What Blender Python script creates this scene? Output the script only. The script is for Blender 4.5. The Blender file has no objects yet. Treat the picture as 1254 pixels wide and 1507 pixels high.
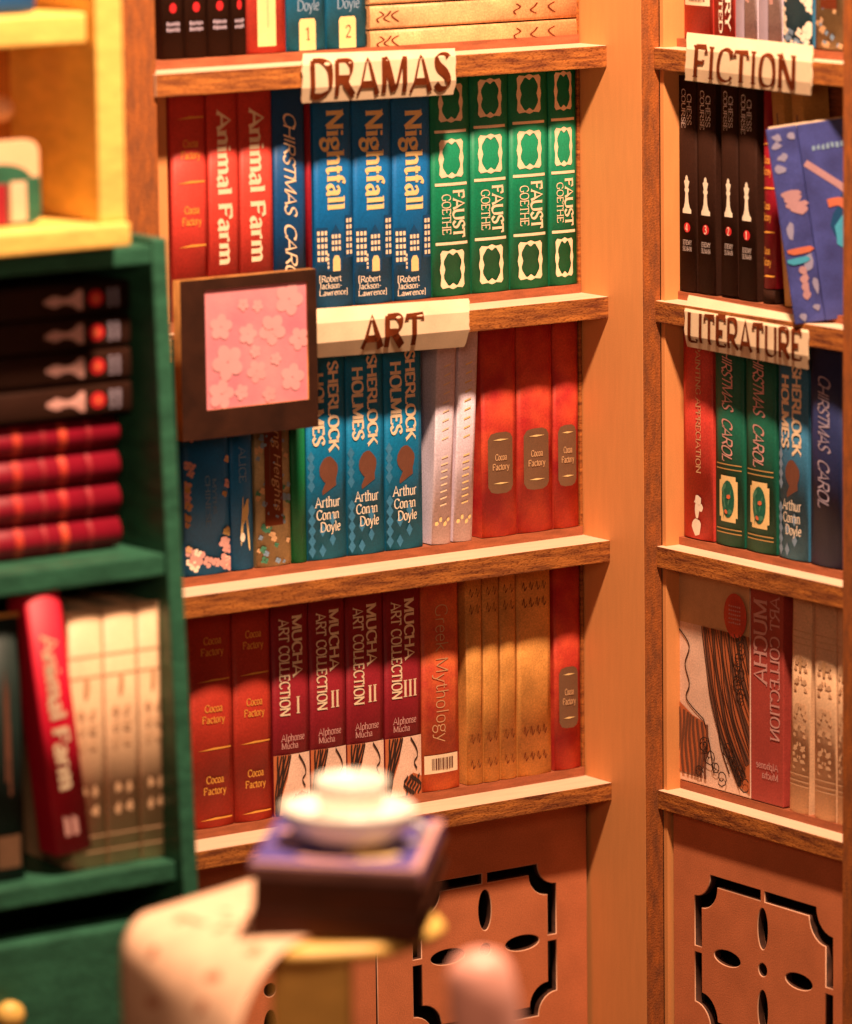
import bpy, bmesh, math, random
from mathutils import Vector, Matrix
from mathutils.geometry import tessellate_polygon
random.seed(7)
# ------------------------------------------------------------------ camera, world, lamps, exposure
# 1 Blender unit = 1 cm (a miniature room set photographed close up)
S = bpy.context.scene
S.unit_settings.scale_length = 0.01
COL = S.collection
R_ = Vector((0.8215538467, -0.5699872549, -0.0127986823))
U_ = Vector((0.1039613717, 0.1276973999, 0.9863495360))
F_ = Vector((0.5605723059, 0.8116698241, -0.1641669469))
CAM = Vector((-38.31502939, -51.84669121, 4.65540384))
FPX = 7384.423
cd = bpy.data.cameras.new('camera'); cam = bpy.data.objects.new('camera', cd); COL.objects.link(cam)
m = Matrix((R_, U_, -F_)).transposed().to_4x4(); m.translation = CAM; cam.matrix_world = m
cd.sensor_fit = 'VERTICAL'; cd.sensor_height = 24; cd.sensor_width = 36; cd.lens = FPX*24/1507
cd.clip_start = 1; cd.clip_end = 500
cd.dof.use_dof = True; cd.dof.focus_distance = 64.3; cd.dof.aperture_fstop = 0.155
S.camera = cam
w = bpy.data.worlds.new('World'); S.world = w; w.use_nodes = True
w.node_tree.nodes['Background'].inputs[0].default_value = (1.0, 0.36, 0.16, 1)
w.node_tree.nodes['Background'].inputs[1].default_value = 0.02
def lamp(name, loc, col, e, rad):
    l = bpy.data.lights.new(name, 'POINT'); l.energy = e; l.color = col; l.shadow_soft_size = rad
    o = bpy.data.objects.new(name, l); o.location = loc; COL.objects.link(o); return o
lamp('key_lamp', (-8.2, -13.5, 18.0), (1.0, 0.665, 0.445), 76000, 1.0)
lamp('front_fill', (-22, -24, 3), (1.0, 0.58, 0.36), 4400, 3)  # added fill, not a real lamp; lifts the fronts and the left foreground
S.view_settings.view_transform = 'Standard'; S.view_settings.look = 'None'
S.view_settings.exposure = 0; S.view_settings.gamma = 1
S.cycles.use_denoising = True
S.cycles.max_bounces = 5

# ------------------------------------------------------------------ photo pixel -> point on a plane of the set
def ray(x, y): return F_ + R_*((x-627)/FPX) - U_*((y-753.5)/FPX)
def onY(x, y, Y=0.0): v = ray(x, y); return CAM + v*((Y-CAM.y)/v.y)
def onX(x, y, X=0.5): v = ray(x, y); return CAM + v*((X-CAM.x)/v.x)
def onZ(x, y, Z): v = ray(x, y); return CAM + v*((Z-CAM.z)/v.z)
def atD(x, y, D): return CAM + ray(x, y)*D
ZS = [0.0, -3.2186, -6.3942, -9.6]      # shelf tops
DL, PW, TH, XS, HS = 0.5552, 1.279, 0.2854, 0.1982, 0.2779

# ------------------------------------------------------------------ materials
def mat(name, col, rough=.6, var=.12, scale=3, grain=.0, gscale=45, bump=.0, stretch=(1,1,1), spec=.3, col2=None, coat=0):
    mt = bpy.data.materials.new(name); mt.use_nodes = True
    nt = mt.node_tree; N = nt.nodes; L = nt.links
    b = N['Principled BSDF']; b.inputs['Roughness'].default_value = rough
    b.inputs['Specular IOR Level'].default_value = spec
    b.inputs['Coat Weight'].default_value = coat
    tc = N.new('ShaderNodeTexCoord'); mp = N.new('ShaderNodeMapping'); mp.inputs['Scale'].default_value = stretch
    oi = N.new('ShaderNodeObjectInfo'); ad = N.new('ShaderNodeVectorMath'); ad.operation = 'ADD'
    cb = N.new('ShaderNodeVectorMath'); cb.operation = 'SCALE'; cb.inputs[0].default_value = (37, 17, 53)
    L.new(oi.outputs['Random'], cb.inputs['Scale']); L.new(tc.outputs['Object'], mp.inputs['Vector'])
    L.new(mp.outputs[0], ad.inputs[0]); L.new(cb.outputs[0], ad.inputs[1])
    n1 = N.new('ShaderNodeTexNoise'); n1.inputs['Scale'].default_value = scale; n1.inputs['Detail'].default_value = 5
    L.new(ad.outputs[0], n1.inputs['Vector'])
    cr = N.new('ShaderNodeValToRGB'); c2 = col2 or [c*(1-2.2*var) for c in col]
    cr.color_ramp.elements[0].position = .3; cr.color_ramp.elements[1].position = .68
    cr.color_ramp.elements[0].color = (*c2, 1); cr.color_ramp.elements[1].color = (*[min(1, c*(1+var*.5)) for c in col], 1)
    L.new(n1.outputs['Fac'], cr.inputs[0])
    out = cr.outputs[0]
    n2 = N.new('ShaderNodeTexNoise'); n2.inputs['Scale'].default_value = gscale; n2.inputs['Detail'].default_value = 2
    L.new(tc.outputs['Object'], n2.inputs['Vector'])
    if grain:
        mr = N.new('ShaderNodeMapRange'); mr.inputs[1].default_value = .3; mr.inputs[2].default_value = .7
        mr.inputs[3].default_value = 1-grain; mr.inputs[4].default_value = 1+grain*.7
        L.new(n2.outputs['Fac'], mr.inputs[0])
        mx = N.new('ShaderNodeVectorMath'); mx.operation = 'SCALE'
        L.new(out, mx.inputs[0]); L.new(mr.outputs[0], mx.inputs['Scale']); out = mx.outputs[0]
    L.new(out, b.inputs['Base Color'])
    if bump:
        bp = N.new('ShaderNodeBump'); bp.inputs['Strength'].default_value = bump; bp.inputs['Distance'].default_value = .02
        L.new(n2.outputs['Fac'], bp.inputs['Height']); L.new(bp.outputs[0], b.inputs['Normal'])
    return mt

def ply(name):      # laser-cut plywood edge: glue layers running along local x, scorched flecks
    mt = bpy.data.materials.new(name); mt.use_nodes = True
    nt = mt.node_tree; N = nt.nodes; L = nt.links; b = N['Principled BSDF']
    b.inputs['Roughness'].default_value = .62; b.inputs['Specular IOR Level'].default_value = .25
    tc = N.new('ShaderNodeTexCoord')
    def noise(sc, scale, det=4):
        mp = N.new('ShaderNodeMapping'); mp.inputs['Scale'].default_value = sc; L.new(tc.outputs['Object'], mp.inputs[0])
        n = N.new('ShaderNodeTexNoise'); n.inputs['Scale'].default_value = scale; n.inputs['Detail'].default_value = det
        L.new(mp.outputs[0], n.inputs['Vector']); return n.outputs['Fac']
    a = noise((1, 1, 9), 2.2); f = noise((4, 4, 10), 5.5, 6)
    r = N.new('ShaderNodeValToRGB'); e = r.color_ramp.elements
    e[0].position = .32; e[0].color = (.15, .040, .014, 1); e[1].position = .68; e[1].color = (.50, .17, .034, 1)
    L.new(a, r.inputs[0])
    r2 = N.new('ShaderNodeValToRGB'); e = r2.color_ramp.elements
    e[0].position = .34; e[0].color = (.50, .38, .32, 1); e[1].position = .46; e[1].color = (1, 1, 1, 1)
    L.new(f, r2.inputs[0])
    mx = N.new('ShaderNodeMix'); mx.data_type = 'RGBA'; mx.blend_type = 'MULTIPLY'; mx.inputs[0].default_value = 1
    L.new(r.outputs[0], mx.inputs[6]); L.new(r2.outputs[0], mx.inputs[7]); L.new(mx.outputs[2], b.inputs['Base Color'])
    bp = N.new('ShaderNodeBump'); bp.inputs['Strength'].default_value = .5; bp.inputs['Distance'].default_value = .02
    L.new(f, bp.inputs['Height']); L.new(bp.outputs[0], b.inputs['Normal'])
    return mt

M = {}
M['wood'] = mat('basswood', (.69, .285, .095), .6, .025, 2, .05, 60, .08, (6, 6, .8))
M['woodx_lit'] = mat('basswood_lit_lengthwise', (.76, .53, .36), .6, .05, 2, .05, 60, .08, (.8, 6, 6))  # same basswood made paler; light on the shelf tops put into its colour
M['ply'] = ply('scorched_plywood_edge')
M['plyv'] = mat('scorched_upright_edge', (.34, .095, .018), .65, .2, 3, .22, 40, .5, (4, 4, 1.2), col2=(.19, .06, .02))
M['stain'] = mat('stained_back', (.26, .075, .03), .6, .1, 3, .12, 50, .15)
M['riser'] = mat('stained_riser', (.36, .105, .045), .6, .15, 3, .12, 50, .1, (1, 6, 6))
M['reed'] = mat('reeded_back', (.27, .07, .025), .6, .25, 5, .1, 50, .1, (1, 1, 8))
M['door'] = mat('engraved_door', (.60, .185, .075), .62, .07, 2, .16, 55, .2)
M['rim'] = mat('scorched_rim', (.70, .36, .22), .6, .08, 5)
M['scorch'] = mat('laser_scorch', (.07, .022, .010), .8, .3, 6)
M['dark'] = mat('cabinet_shade', (.01, .006, .004), .9)  # near-black colour stands in for the unlit inside of the cupboards
M['pages'] = mat('book_pages', (.62, .45, .30), .8, .1, 6, .1, 60)
def cloth(k, c, **kw):
    kw.setdefault('var', .07); kw.setdefault('grain', .17)
    M[k] = mat('print_'+k, c, kw.pop('rough', .5), kw.pop('var'), 2.5, kw.pop('grain'), 42, .06, **kw); return M[k]
cloth('red', (.66, .058, .040)); cloth('crimson', (.27, .006, .018)); cloth('oxide', (.50, .042, .022))
cloth('brick', (.62, .075, .032), col2=(.38, .012, .018)); cloth('maroon', (.30, .016, .026))
cloth('navy', (.006, .075, .23)); cloth('blue', (.004, .15, .44)); cloth('teal', (.004, .20, .42))
cloth('sky', (.045, .20, .36)); cloth('green', (.006, .225, .105)); cloth('deepgreen', (.010, .125, .075))
cloth('forest', (.004, .17, .055)); cloth('indigo', (.020, .030, .105)); cloth('black', (.034, .012, .007), grain=.2, spec=.08, rough=.7); cloth('scarlet', (.66, .008, .035)); cloth('brickred', (.40, .06, .045))
cloth('lilac', (.80, .68, .80)); cloth('peachcream', (.84, .53, .31)); cloth('tan', (.78, .35, .085), var=.14, grain=.22); cloth('paletan', (.80, .42, .19), var=.14, grain=.25); cloth('cream', (.72, .50, .33))
cloth('orange', (.74, .16, .045), col2=(.50, .05, .03)); cloth('floralblue', (.004, .14, .40)); cloth('floraltan', (.44, .33, .17), var=.2)
cloth('coverart', (.84, .56, .42)); cloth('royal', (.050, .062, .25), grain=.15, var=.2, col2=(.03, .034, .14)); cloth('leafgold', (.62, .40, .16))
cloth('ochre', (.52, .27, .07))
def ink(k, c, rough=.5): M[k] = mat('ink_'+k, c, rough, .04, 6, .08, 60)
ink('cream_ink', (.86, .66, .44)); ink('white_ink', (.86, .74, .58)); ink('gold_ink', (.80, .36, .06)); ink('pale_ink', (.62, .50, .46))
ink('brown_ink', (.14, .024, .006)); ink('black_ink', (.035, .018, .014)); ink('auburn_ink', (.52, .14, .05)); ink('umber_ink', (.16, .06, .035))
ink('red_ink', (.60, .02, .025)); ink('lilac_ink', (.40, .33, .42)); ink('bluish_ink', (.20, .30, .42)); ink('mute_ink', (.17, .085, .045))
ink('coral_ink', (.75, .16, .06)); ink('cyan_ink', (.05, .30, .45)); ink('pink_ink', (.66, .34, .30)); ink('deepblue_ink', (.006, .055, .15))
ink('oat_ink', (.68, .41, .23)); ink('dusk_ink', (.26, .24, .36)); ink('rosegrey_ink', (.40, .22, .24)); ink('dullcoral_ink', (.50, .13, .07)); ink('leaf_ink', (.06, .22, .13)); ink('yellow_ink', (.85, .60, .26)); ink('tan_ink', (.62, .36, .18)); ink('faded_ink', (.50, .30, .10))
M['label_ink'] = mat('label_brush_ink', (.13, .026, .008), 1.0, .15, 5, spec=0)
M['paper'] = mat('label_paper', (.74, .55, .36), .7, .07, 2, .05, 50, .05)
M['frame'] = mat('dark_frame', (.040, .012, .005), .55, .2, 3, .1, 40, .1)
M['framesplit'] = mat('frame_edge', (.50, .22, .06), .6, .2, 4)
M['pinkprint'] = mat('pink_print', (.76, .29, .31), .6, .12, 1.6, .05, 40, col2=(.66, .20, .26))
M['pinkpale'] = mat('pink_blossom_print', (.80, .36, .365), .6, .05, 2)
M['gpaint'] = mat('green_paint', (.030, .125, .072), .42, .16, 2.2, .08, 14, .5, (1, 1, 3), spec=.4)
M['ypaint'] = mat('yellow_paint', (.88, .54, .13), .42, .08, 2.2, .05, 14, .5, (1, 1, 3), spec=.4)
M['yback'] = mat('yellow_back', (.50, .17, .025), .6, .05, 2)
M['gloss'] = mat('white_glaze', (.93, .88, .78), .25, .02, 2, spec=.5)
M['parch'] = mat('parchment', (.92, .58, .38), .65, .08, 3)
M['pinkpaint'] = mat('pink_paint', (.95, .45, .36), .4, .03, 2, spec=.4)
M['peach'] = mat('peach_paint', (.88, .50, .28), .5, .03, 2)

# ------------------------------------------------------------------ object helpers
def props(o, label=None, cat=None, group=None, kind=None):
    if label: o['label'] = label
    if cat: o['category'] = cat
    if group: o['group'] = group
    if kind: o['kind'] = kind
    return o
def empty(name, loc=(0,0,0), rot=(0,0,0), **k):
    o = bpy.data.objects.new(name, None); COL.objects.link(o); o.location = loc; o.rotation_euler = rot
    o.empty_display_size = .2
    return props(o, **k)
def mesh(name, verts, faces, mats, parent=None, smooth=False, idx=None):
    me = bpy.data.meshes.new(name); me.from_pydata([tuple(v) for v in verts], [], faces)
    for q in (mats if isinstance(mats, (list, tuple)) else [mats]): me.materials.append(q)
    if idx:
        for p, i in zip(me.polygons, idx): p.material_index = i
    if smooth:
        for p in me.polygons: p.use_smooth = True
    o = bpy.data.objects.new(name, me); COL.objects.link(o); o.parent = parent
    return o
def frombm(name, bm, mats, parent=None, smooth=False):
    me = bpy.data.meshes.new(name); bm.normal_update(); bm.to_mesh(me); bm.free()
    for q in (mats if isinstance(mats, (list, tuple)) else [mats]): me.materials.append(q)
    if smooth:
        for p in me.polygons: p.use_smooth = True
    o = bpy.data.objects.new(name, me); COL.objects.link(o); o.parent = parent
    return o
def box(name, x0, x1, y0, y1, z0, z1, mats, parent=None, bev=.012, edge=None, seg=2):
    """edge: tuple of axis letters whose faces take the second material ('-y' etc.)"""
    bm = bmesh.new()
    vs = [bm.verts.new((x, y, z)) for x in (x0, x1) for y in (y0, y1) for z in (z0, z1)]
    for f in ((0,1,3,2), (4,6,7,5), (0,4,5,1), (2,3,7,6), (0,2,6,4), (1,5,7,3)): bm.faces.new([vs[i] for i in f])
    bmesh.ops.recalc_face_normals(bm, faces=bm.faces)
    if bev: bmesh.ops.bevel(bm, geom=list(bm.edges), offset=bev, segments=seg, affect='EDGES', profile=.6)
    bm.normal_update()
    if edge:
        for f in bm.faces:
            n = f.normal
            for e in edge:
                s = -1 if e[0] == '-' else 1; a = 'xyz'.index(e[-1])
                if n[a]*s > .6: f.material_index = 1
    return frombm(name, bm, mats, parent)
def curve_plate(name, outlines, depth, mats, parent=None, rim=0.0, rimmat=None):
    """flat plate in local x,z with holes; outlines: list of closed 2D loops; thickness along y"""
    cu = bpy.data.curves.new(name, 'CURVE'); cu.dimensions = '2D'; cu.fill_mode = 'BOTH'; cu.extrude = depth/2
    cu.bevel_depth = rim; cu.bevel_resolution = 0; cu.offset = -rim
    for lp in outlines:
        s = cu.splines.new('POLY'); s.points.add(len(lp)-1); s.use_cyclic_u = True
        for p, q in zip(s.points, lp): p.co = (q[0], q[1], 0, 1)
    t = bpy.data.objects.new('t', cu); COL.objects.link(t)
    dg = bpy.context.evaluated_depsgraph_get(); dg.update()
    me = bpy.data.meshes.new_from_object(t.evaluated_get(dg)); bpy.data.objects.remove(t)
    for v in me.vertices: v.co = (v.co.x, -v.co.z, v.co.y)
    me.materials.clear()
    for q in (mats if isinstance(mats, (list, tuple)) else [mats]): me.materials.append(q)
    if rimmat:
        me.materials.append(rimmat)
        me.materials.append(M['scorch'])
        for p in me.polygons:
            if abs(p.normal.y) < .2: p.material_index = len(me.materials)-1
            elif abs(p.normal.y) < .95: p.material_index = len(me.materials)-2
    me.name = name
    o = bpy.data.objects.new(name, me); COL.objects.link(o); o.parent = parent
    return o
def lathe(name, prof, mt, parent=None, n=48, loc=(0,0,0), lobes=0, amp=0):
    V = []; Fc = []
    for r, z in prof:
        for i in range(n):
            a = 2*math.pi*i/n; rr = r*(1+amp*math.cos(lobes*a)) if lobes else r
            V.append((rr*math.cos(a), rr*math.sin(a), z))
    for j in range(len(prof)-1):
        for i in range(n): k = (i+1) % n; Fc.append((j*n+i, j*n+k, (j+1)*n+k, (j+1)*n+i))
    Fc.append(tuple(range(n))[::-1]); Fc.append(tuple((len(prof)-1)*n+i for i in range(n)))
    o = mesh(name, V, Fc, mt, parent, True); o.location = loc; return o

# ------------------------------------------------------------------ pen-drawn lettering
G = {
'A': (7, "0.3,0 3.4,7 6.6,0;1.5,2.4 5.4,2.4;^.3,0 6.6,0"),
'B': (6.2, "1,0 1,7;~1,6.8 4,6.8 5.2,5.8 5,4.4 3.6,3.7 1,3.7;~1,3.7 4.2,3.6 5.6,2.6 5.5,1.2 4,.2 1,.2;^1,0 1,7"),
'C': (6.6, "~6,5.4 5.3,6.6 3.4,6.9 1.5,6 .7,3.5 1.5,1 3.4,.1 5.3,.5 6.1,1.6;6,5.4 6,6.8"),
'D': (7, "1,0 1,7;~1,6.9 3.5,6.8 5.8,5.6 6.4,3.5 5.8,1.4 3.5,.2 1,.1;^1,0 1,7"),
'E': (5.8, "1,0 1,7;1,6.8 5,6.8 5,5.7;1,3.6 4,3.6;1,.2 5.1,.2 5.3,1.4;^1,0 1,7"),
'F': (5.6, "1,0 1,7;1,6.8 5,6.8 5.1,5.4;1,3.6 4,3.6 4,4.2;^1,0 1,7"),
'G': (6.9, "~6,5.4 5.3,6.6 3.4,6.9 1.5,6 .7,3.5 1.5,1 3.4,.1 5,.3 6,1;6,0.5 6,2.9;^6,2.9"),
'H': (7.2, "1,0 1,7;6,0 6,7;1,3.6 6,3.6;^1,0 1,7 6,0 6,7"),
'I': (2.9, "1.3,0 1.3,7;^1.3,0 1.3,7"),
'J': (4, "~2.6,7 2.6,2 2.2,.4 .8,.1;^2.6,7"),
'K': (6.6, "1,0 1,7;5.5,7 1.2,3;2.6,4.2 6,0;^1,0 1,7 5.5,7 6,0"),
'L': (5.6, "1,7 1,0;1,.2 5,.2 5.2,1.5;^1,7 1,0"),
'M': (8.6, "1,0 1,7;1,7 4.2,.4;4.2,.4 7.4,7;7.4,7 7.4,0;^1,0 7.4,0 .8,7 7.6,7"),
'N': (7.4, "1,0 1,7;1,7 6.2,0;6.2,0 6.2,7;^1,0 .8,7 6.2,7"),
'O': (7.1, "~3.5,6.95 1.5,6.2 .7,3.5 1.5,.8 3.5,.05 5.6,.8 6.4,3.5 5.6,6.2 3.5,6.95"),
'P': (6, "1,0 1,7;~1,6.8 4,6.8 5.4,5.8 5.4,4.4 4,3.4 1,3.4;^1,0 1,7"),
'R': (6.6, "1,0 1,7;~1,6.8 4,6.8 5.3,5.8 5.2,4.4 4,3.5 1,3.4;3,3.4 6.2,0;^1,0 1,7 6.2,0"),
'S': (5.4, "~4.6,5.6 3.8,6.8 2.2,6.9 .9,5.8 1.3,4.3 3.6,3.1 4.7,1.8 4,.4 2.2,.1 .6,1.3"),
'T': (6.1, "3,0 3,7;.4,5.6 .3,6.8 5.7,6.8 5.6,5.6;^3,0"),
'U': (7, "~1,7 1,2 1.9,.5 3.6,.1 5.2,.6 6,2 6,7;^1,7 6,7"),
'W': (9, ".5,7 2.5,0;2.5,0 4.5,6;4.5,6 6.4,0;6.4,0 8.4,7;^.5,7 8.4,7"),
'Y': (6.4, "0.4,7 3.3,3.4;3.3,3.4 6.1,7;3.3,3.4 3.3,0;^.4,7 6.1,7 3.3,0"),
'1': (4, "2,0 2,7;2,7 .8,5.9;^2,0"), '2': (5, "~.8,5.4 1.6,6.7 3.4,6.8 4.3,5.4 3.4,3.4 .8,.3;.8,.3 4.7,.3"),
'3': (5, "~.8,6 2,6.9 3.8,6.4 3.8,4.6 2,3.8;~2,3.8 4,3.3 4.4,1.6 3.2,.2 1.6,.1 .6,1"), '4': (5.2, "3.4,0 3.4,7;3.4,7 .4,2;.4,2 4.9,2"),
'a': (4.9, "~.9,4 2,4.8 3.3,4.4 3.6,3.4 3.6,.5 4.5,.1;~3.6,2.9 1.6,2.5 .7,1.3 1.5,.1 2.7,.4 3.6,1.3"),
'b': (5.2, "1,7.2 1,.2;~1,3.6 2.3,4.8 4,4.2 4.5,2.4 4,.6 2.4,0 1,.8"),
'c': (4.4, "~4,3.9 2.8,4.8 1.3,4.2 .7,2.4 1.3,.6 2.8,0 4.1,.8"),
'd': (5.3, "4.2,7.2 4.2,.1;~4.2,3.8 2.8,4.8 1.2,4.1 .7,2.4 1.2,.6 2.6,0 4.2,1"),
'e': (4.6, ".8,2.6 4,2.6;~4,2.6 3.8,4.2 2.5,4.8 1.1,4 .7,2.4 1.3,.6 2.7,0 4.1,.9"),
'f': (3.4, "~3.6,6.8 2.4,7.2 1.5,6.2 1.5,4.6 1.5,0;.2,4.6 3.1,4.6;^1.5,0"),
'g': (5.2, "~2.6,4.8 1,4.2 1,2.6 2.6,2 4,2.7 4,4.1 2.6,4.8;~1.6,2 .8,1.1 1.8,.5 4,.2 4.5,-1 3.4,-2.2 1.5,-2.1 .7,-1 1.6,0;4,4.4 5,4.8"),
'h': (5.5, "1.1,0 1.1,7.2;~1.1,3.6 2.6,4.8 4.1,4.3 4.3,3 4.3,0;^1.1,0 4.3,0 .8,7.2"),
'i': (2.7, "1.3,0 1.3,4.7;1.3,6 1.3,6.9;^1.3,0 1,4.7"),
'k': (5.3, "1.1,0 1.1,7.2;4.4,4.7 1.3,2.2;2.2,3 4.8,0;^1.1,0 4.8,0"),
'l': (2.7, "1.3,0 1.3,7.2;^1.3,0 1,7.2"),
'm': (8.2, "1.1,0 1.1,4.7;~1.1,3.6 2.4,4.8 3.7,4.4 4,3 4,0;~4,3.6 5.4,4.8 6.7,4.4 7,3 7,0;^1.1,0 4,0 7,0"),
'n': (5.5, "1.1,0 1.1,4.7;~1.1,3.6 2.6,4.8 4.1,4.3 4.3,3 4.3,0;^1.1,0 4.3,0 .8,4.7"),
'o': (5, "~2.5,4.8 1.1,4.2 .7,2.4 1.1,.6 2.5,0 3.9,.6 4.3,2.4 3.9,4.2 2.5,4.8"),
'p': (5.3, "1.1,4.7 1.1,-2.2;~1.1,3.6 2.6,4.8 4.2,4.2 4.6,2.4 4.2,.6 2.6,0 1.1,1;^1.1,-2.2"),
'r': (4, "1.2,0 1.2,4.7;~1.2,3.4 2.2,4.7 3.6,4.6;^1.2,0 .9,4.7"),
's': (4, "~3.4,3.8 2.2,4.8 .9,4.2 1.1,3 3,2 3.5,.9 2.2,0 .6,.8"),
't': (3.5, "~1.5,6.2 1.5,1.2 2.1,.1 3.3,.6;.3,4.6 3.1,4.6"),
'u': (5.5, "~1,4.7 1,1.4 1.8,.1 3.2,.3 4.2,1.4;4.3,4.7 4.3,.1;^1,4.7 4.3,.1"),
'w': (7, ".4,4.7 1.8,0;1.8,0 3.4,4.4;3.4,4.4 4.9,0;4.9,0 6.4,4.7"),
'x': (5, ".6,4.7 4.3,0;4.2,4.7 .6,0"),
'y': (5, ".5,4.7 2.6,0;~4.6,4.7 2.6,0 1.8,-1.8 .4,-2"),
'[': (3, "2.4,7.4 1,7.4;1,7.4 1,-1;1,-1 2.4,-1"), ']': (3, ".6,7.4 2,7.4;2,7.4 2,-1;2,-1 .6,-1"), '-': (3.4, ".5,2.6 2.9,2.6"), ',': (2, "1,.5 .6,-1"),
' ': (3, ""),
}
def smooth_pts(p, k=5):
    out = []
    closed = (abs(p[0][0]-p[-1][0])+abs(p[0][1]-p[-1][1]) < 1e-6)
    n = len(p)
    for i in range(n-1):
        p0 = p[i-1] if i > 0 else (p[-2] if closed else p[0]); p1 = p[i]; p2 = p[i+1]
        p3 = p[i+2] if i+2 < n else (p[1] if closed else p[-1])
        for j in range(k):
            t = j/k
            out.append(tuple(.5*((2*p1[c])+(-p0[c]+p2[c])*t+(2*p0[c]-5*p1[c]+4*p2[c]-p3[c])*t*t+(-p0[c]+3*p1[c]-3*p2[c]+p3[c])*t**3) for c in (0, 1)))
    out.append(p[-1]); return out
def ribbon(pts, thick, thin, nib, taper=None):
    """quads following a stroke drawn with a broad nib"""
    n = len(pts); L = []; Rr = []
    for i, (x, y) in enumerate(pts):
        a = pts[max(0, i-1)]; b = pts[min(n-1, i+1)]
        dx, dy = b[0]-a[0], b[1]-a[1]; d = math.hypot(dx, dy) or 1; dx /= d; dy /= d
        w = thin+(thick-thin)*abs(math.sin(math.atan2(dy, dx)-nib))
        if taper: w *= taper[0]+(taper[1]-taper[0])*i/(n-1)
        L.append((x-dy*w/2, y+dx*w/2)); Rr.append((x+dy*w/2, y-dx*w/2))
    return [[L[i], L[i+1], Rr[i+1], Rr[i]] for i in range(n-1)]
def text(s, thick=1.1, thin=.45, nib=.4, serif=True, slant=0, jitter=0, gap=0):
    """list of layers (each a list of polygons), total width; cap height 7"""
    x = 0; out = []; rnd = random.Random(s)
    for ch in s:
        adv, d = G.get(ch, G[' '])
        jy = rnd.uniform(-jitter, jitter); js = 1+rnd.uniform(-jitter, jitter)*.12
        for st in d.split(';'):
            if not st: continue
            if st[0] == '^':
                if serif:
                    for q in st[1:].split():
                        a, b = map(float, q.split(',')); h = .36
                        yy = b+(h/2 if b < .1 and b > -1 else -h/2)
                        out.append([[(x+a-1.05, yy-h/2), (x+a+1.05, yy-h/2), (x+a+1.05, yy+h/2), (x+a-1.05, yy+h/2)]])
                continue
            c = st[0] == '~'; pts = [tuple(map(float, q.split(','))) for q in st[c:].split()]
            if c: pts = smooth_pts(pts)
            elif len(pts) > 2 and not serif: pass
            pts = [(x+a*js, b*js+jy) for a, b in pts]
            out.append(ribbon(pts, thick, thin, nib))
        x += adv+gap
    if slant: out = [[[(a+slant*b, b) for a, b in pg] for pg in lay] for lay in out]
    return out, x
def place(layers, wid, box_, orient='h', cap=7.0):
    """map text space (0..wid, 0..cap) into box (u0,u1,v0,v1). orient h: upright; d: reads downwards, tops to the right; m: mirrored d"""
    u0, u1, v0, v1 = box_
    def f(p):
        a, b = p[0]/wid, p[1]/cap
        if orient == 'h': return (u0+(u1-u0)*a, v0+(v1-v0)*b)
        if orient == 'd': return (u0+(u1-u0)*b, v1-(v1-v0)*a)
        if orient == 'm': return (u1-(u1-u0)*b, v1-(v1-v0)*a)
        if orient == 'hm': return (u1-(u1-u0)*a, v0+(v1-v0)*b)
    return [[[f(p) for p in pg] for pg in lay] for lay in layers]
CURVED = set()
def decal(name, layers, mt, parent, surf, lift=.006, **k):
    """layers of 2D polygons laid on surf(u,v)->(x,y,z), each stroke a hair above the last"""
    V = []; Fc = []
    if surf in CURVED:
        o2 = []
        for lay in layers:
            L2 = []
            for pg in lay:
                us = [q[0] for q in pg]
                if max(us)-min(us) < .3: L2.append(pg); continue
                tri = [pg] if len(pg) <= 4 else [[pg[j] for j in t] for t in tessellate_polygon([[Vector((u, v, 0)) for u, v in pg]])]
                for q in tri:
                    for j in range(8):
                        a = -1+.25*j
                        L2 += [c for l in clip([[q]], a, a+.25, -9, 9) for c in l]
            o2.append(L2)
        layers = o2
    for i, lay in enumerate(layers):
        e = lift+.0006*(i % 9)
        for pg in lay:
            b = len(V)
            for u, v in pg:
                p = surf(u, v); V.append((p[0], p[1]-e, p[2]))
            if len(pg) <= 4: Fc.append(tuple(range(b, b+len(pg))))
            else:
                for t in tessellate_polygon([[Vector((u, v, 0)) for u, v in pg]]): Fc.append(tuple(b+j for j in t))
    o = mesh(name, V, Fc, mt, parent)
    if name in FINE: o['kind'] = 'stuff'
    return props(o, **k) if k else o
FINE = {'title','author_name','diamonds','lit_windows','skyline','barcode_bars','blossom_print','handwriting','rules','scroll_ornament','art_lines','art_locks','art_highlights','art_curls','band','gilt_band','faded_title','faded_band','star_pattern','seal_lettering','plaque_leaves','plaque_berries','cover_title','leaf_crest','blossoms','spine_print','vase_print','number','volume_number'}
def rect(u0, u1, v0, v1): return [[(u0, v0), (u1, v0), (u1, v1), (u0, v1)]]
def ell(cu, cv, ru, rv, n=18, wob=0, seed=0, rot=0):
    r = random.Random(seed); out = []
    for i in range(n):
        a = 2*math.pi*i/n; k = 1+r.uniform(-wob, wob); x, y = ru*math.cos(a)*k, rv*math.sin(a)*k
        out.append((cu+x*math.cos(rot)-y*math.sin(rot), cv+x*math.sin(rot)+y*math.cos(rot)))
    return [out]
def ring(outer, inner):
    n = len(outer); return [[outer[i], outer[(i+1) % n], inner[(i+1) % n], inner[i]] for i in range(n)]
def smudge(u0, u1, v0, v1, n, seed, h=None):
    """tiny unreadable print: short dashes of letter-like strokes"""
    r = random.Random(seed); out = []
    h = h or (v1-v0)
    for i in range(n):
        a = u0+(u1-u0)*(i+.15)/n; b = u0+(u1-u0)*(i+.8)/n; y = v0+r.uniform(0, .2)*h
        out.append([[(a, y), (b, y), (b, y+h*r.uniform(.5, .95)), (a, y+h*r.uniform(.5, .95))]])
    return out

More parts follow.
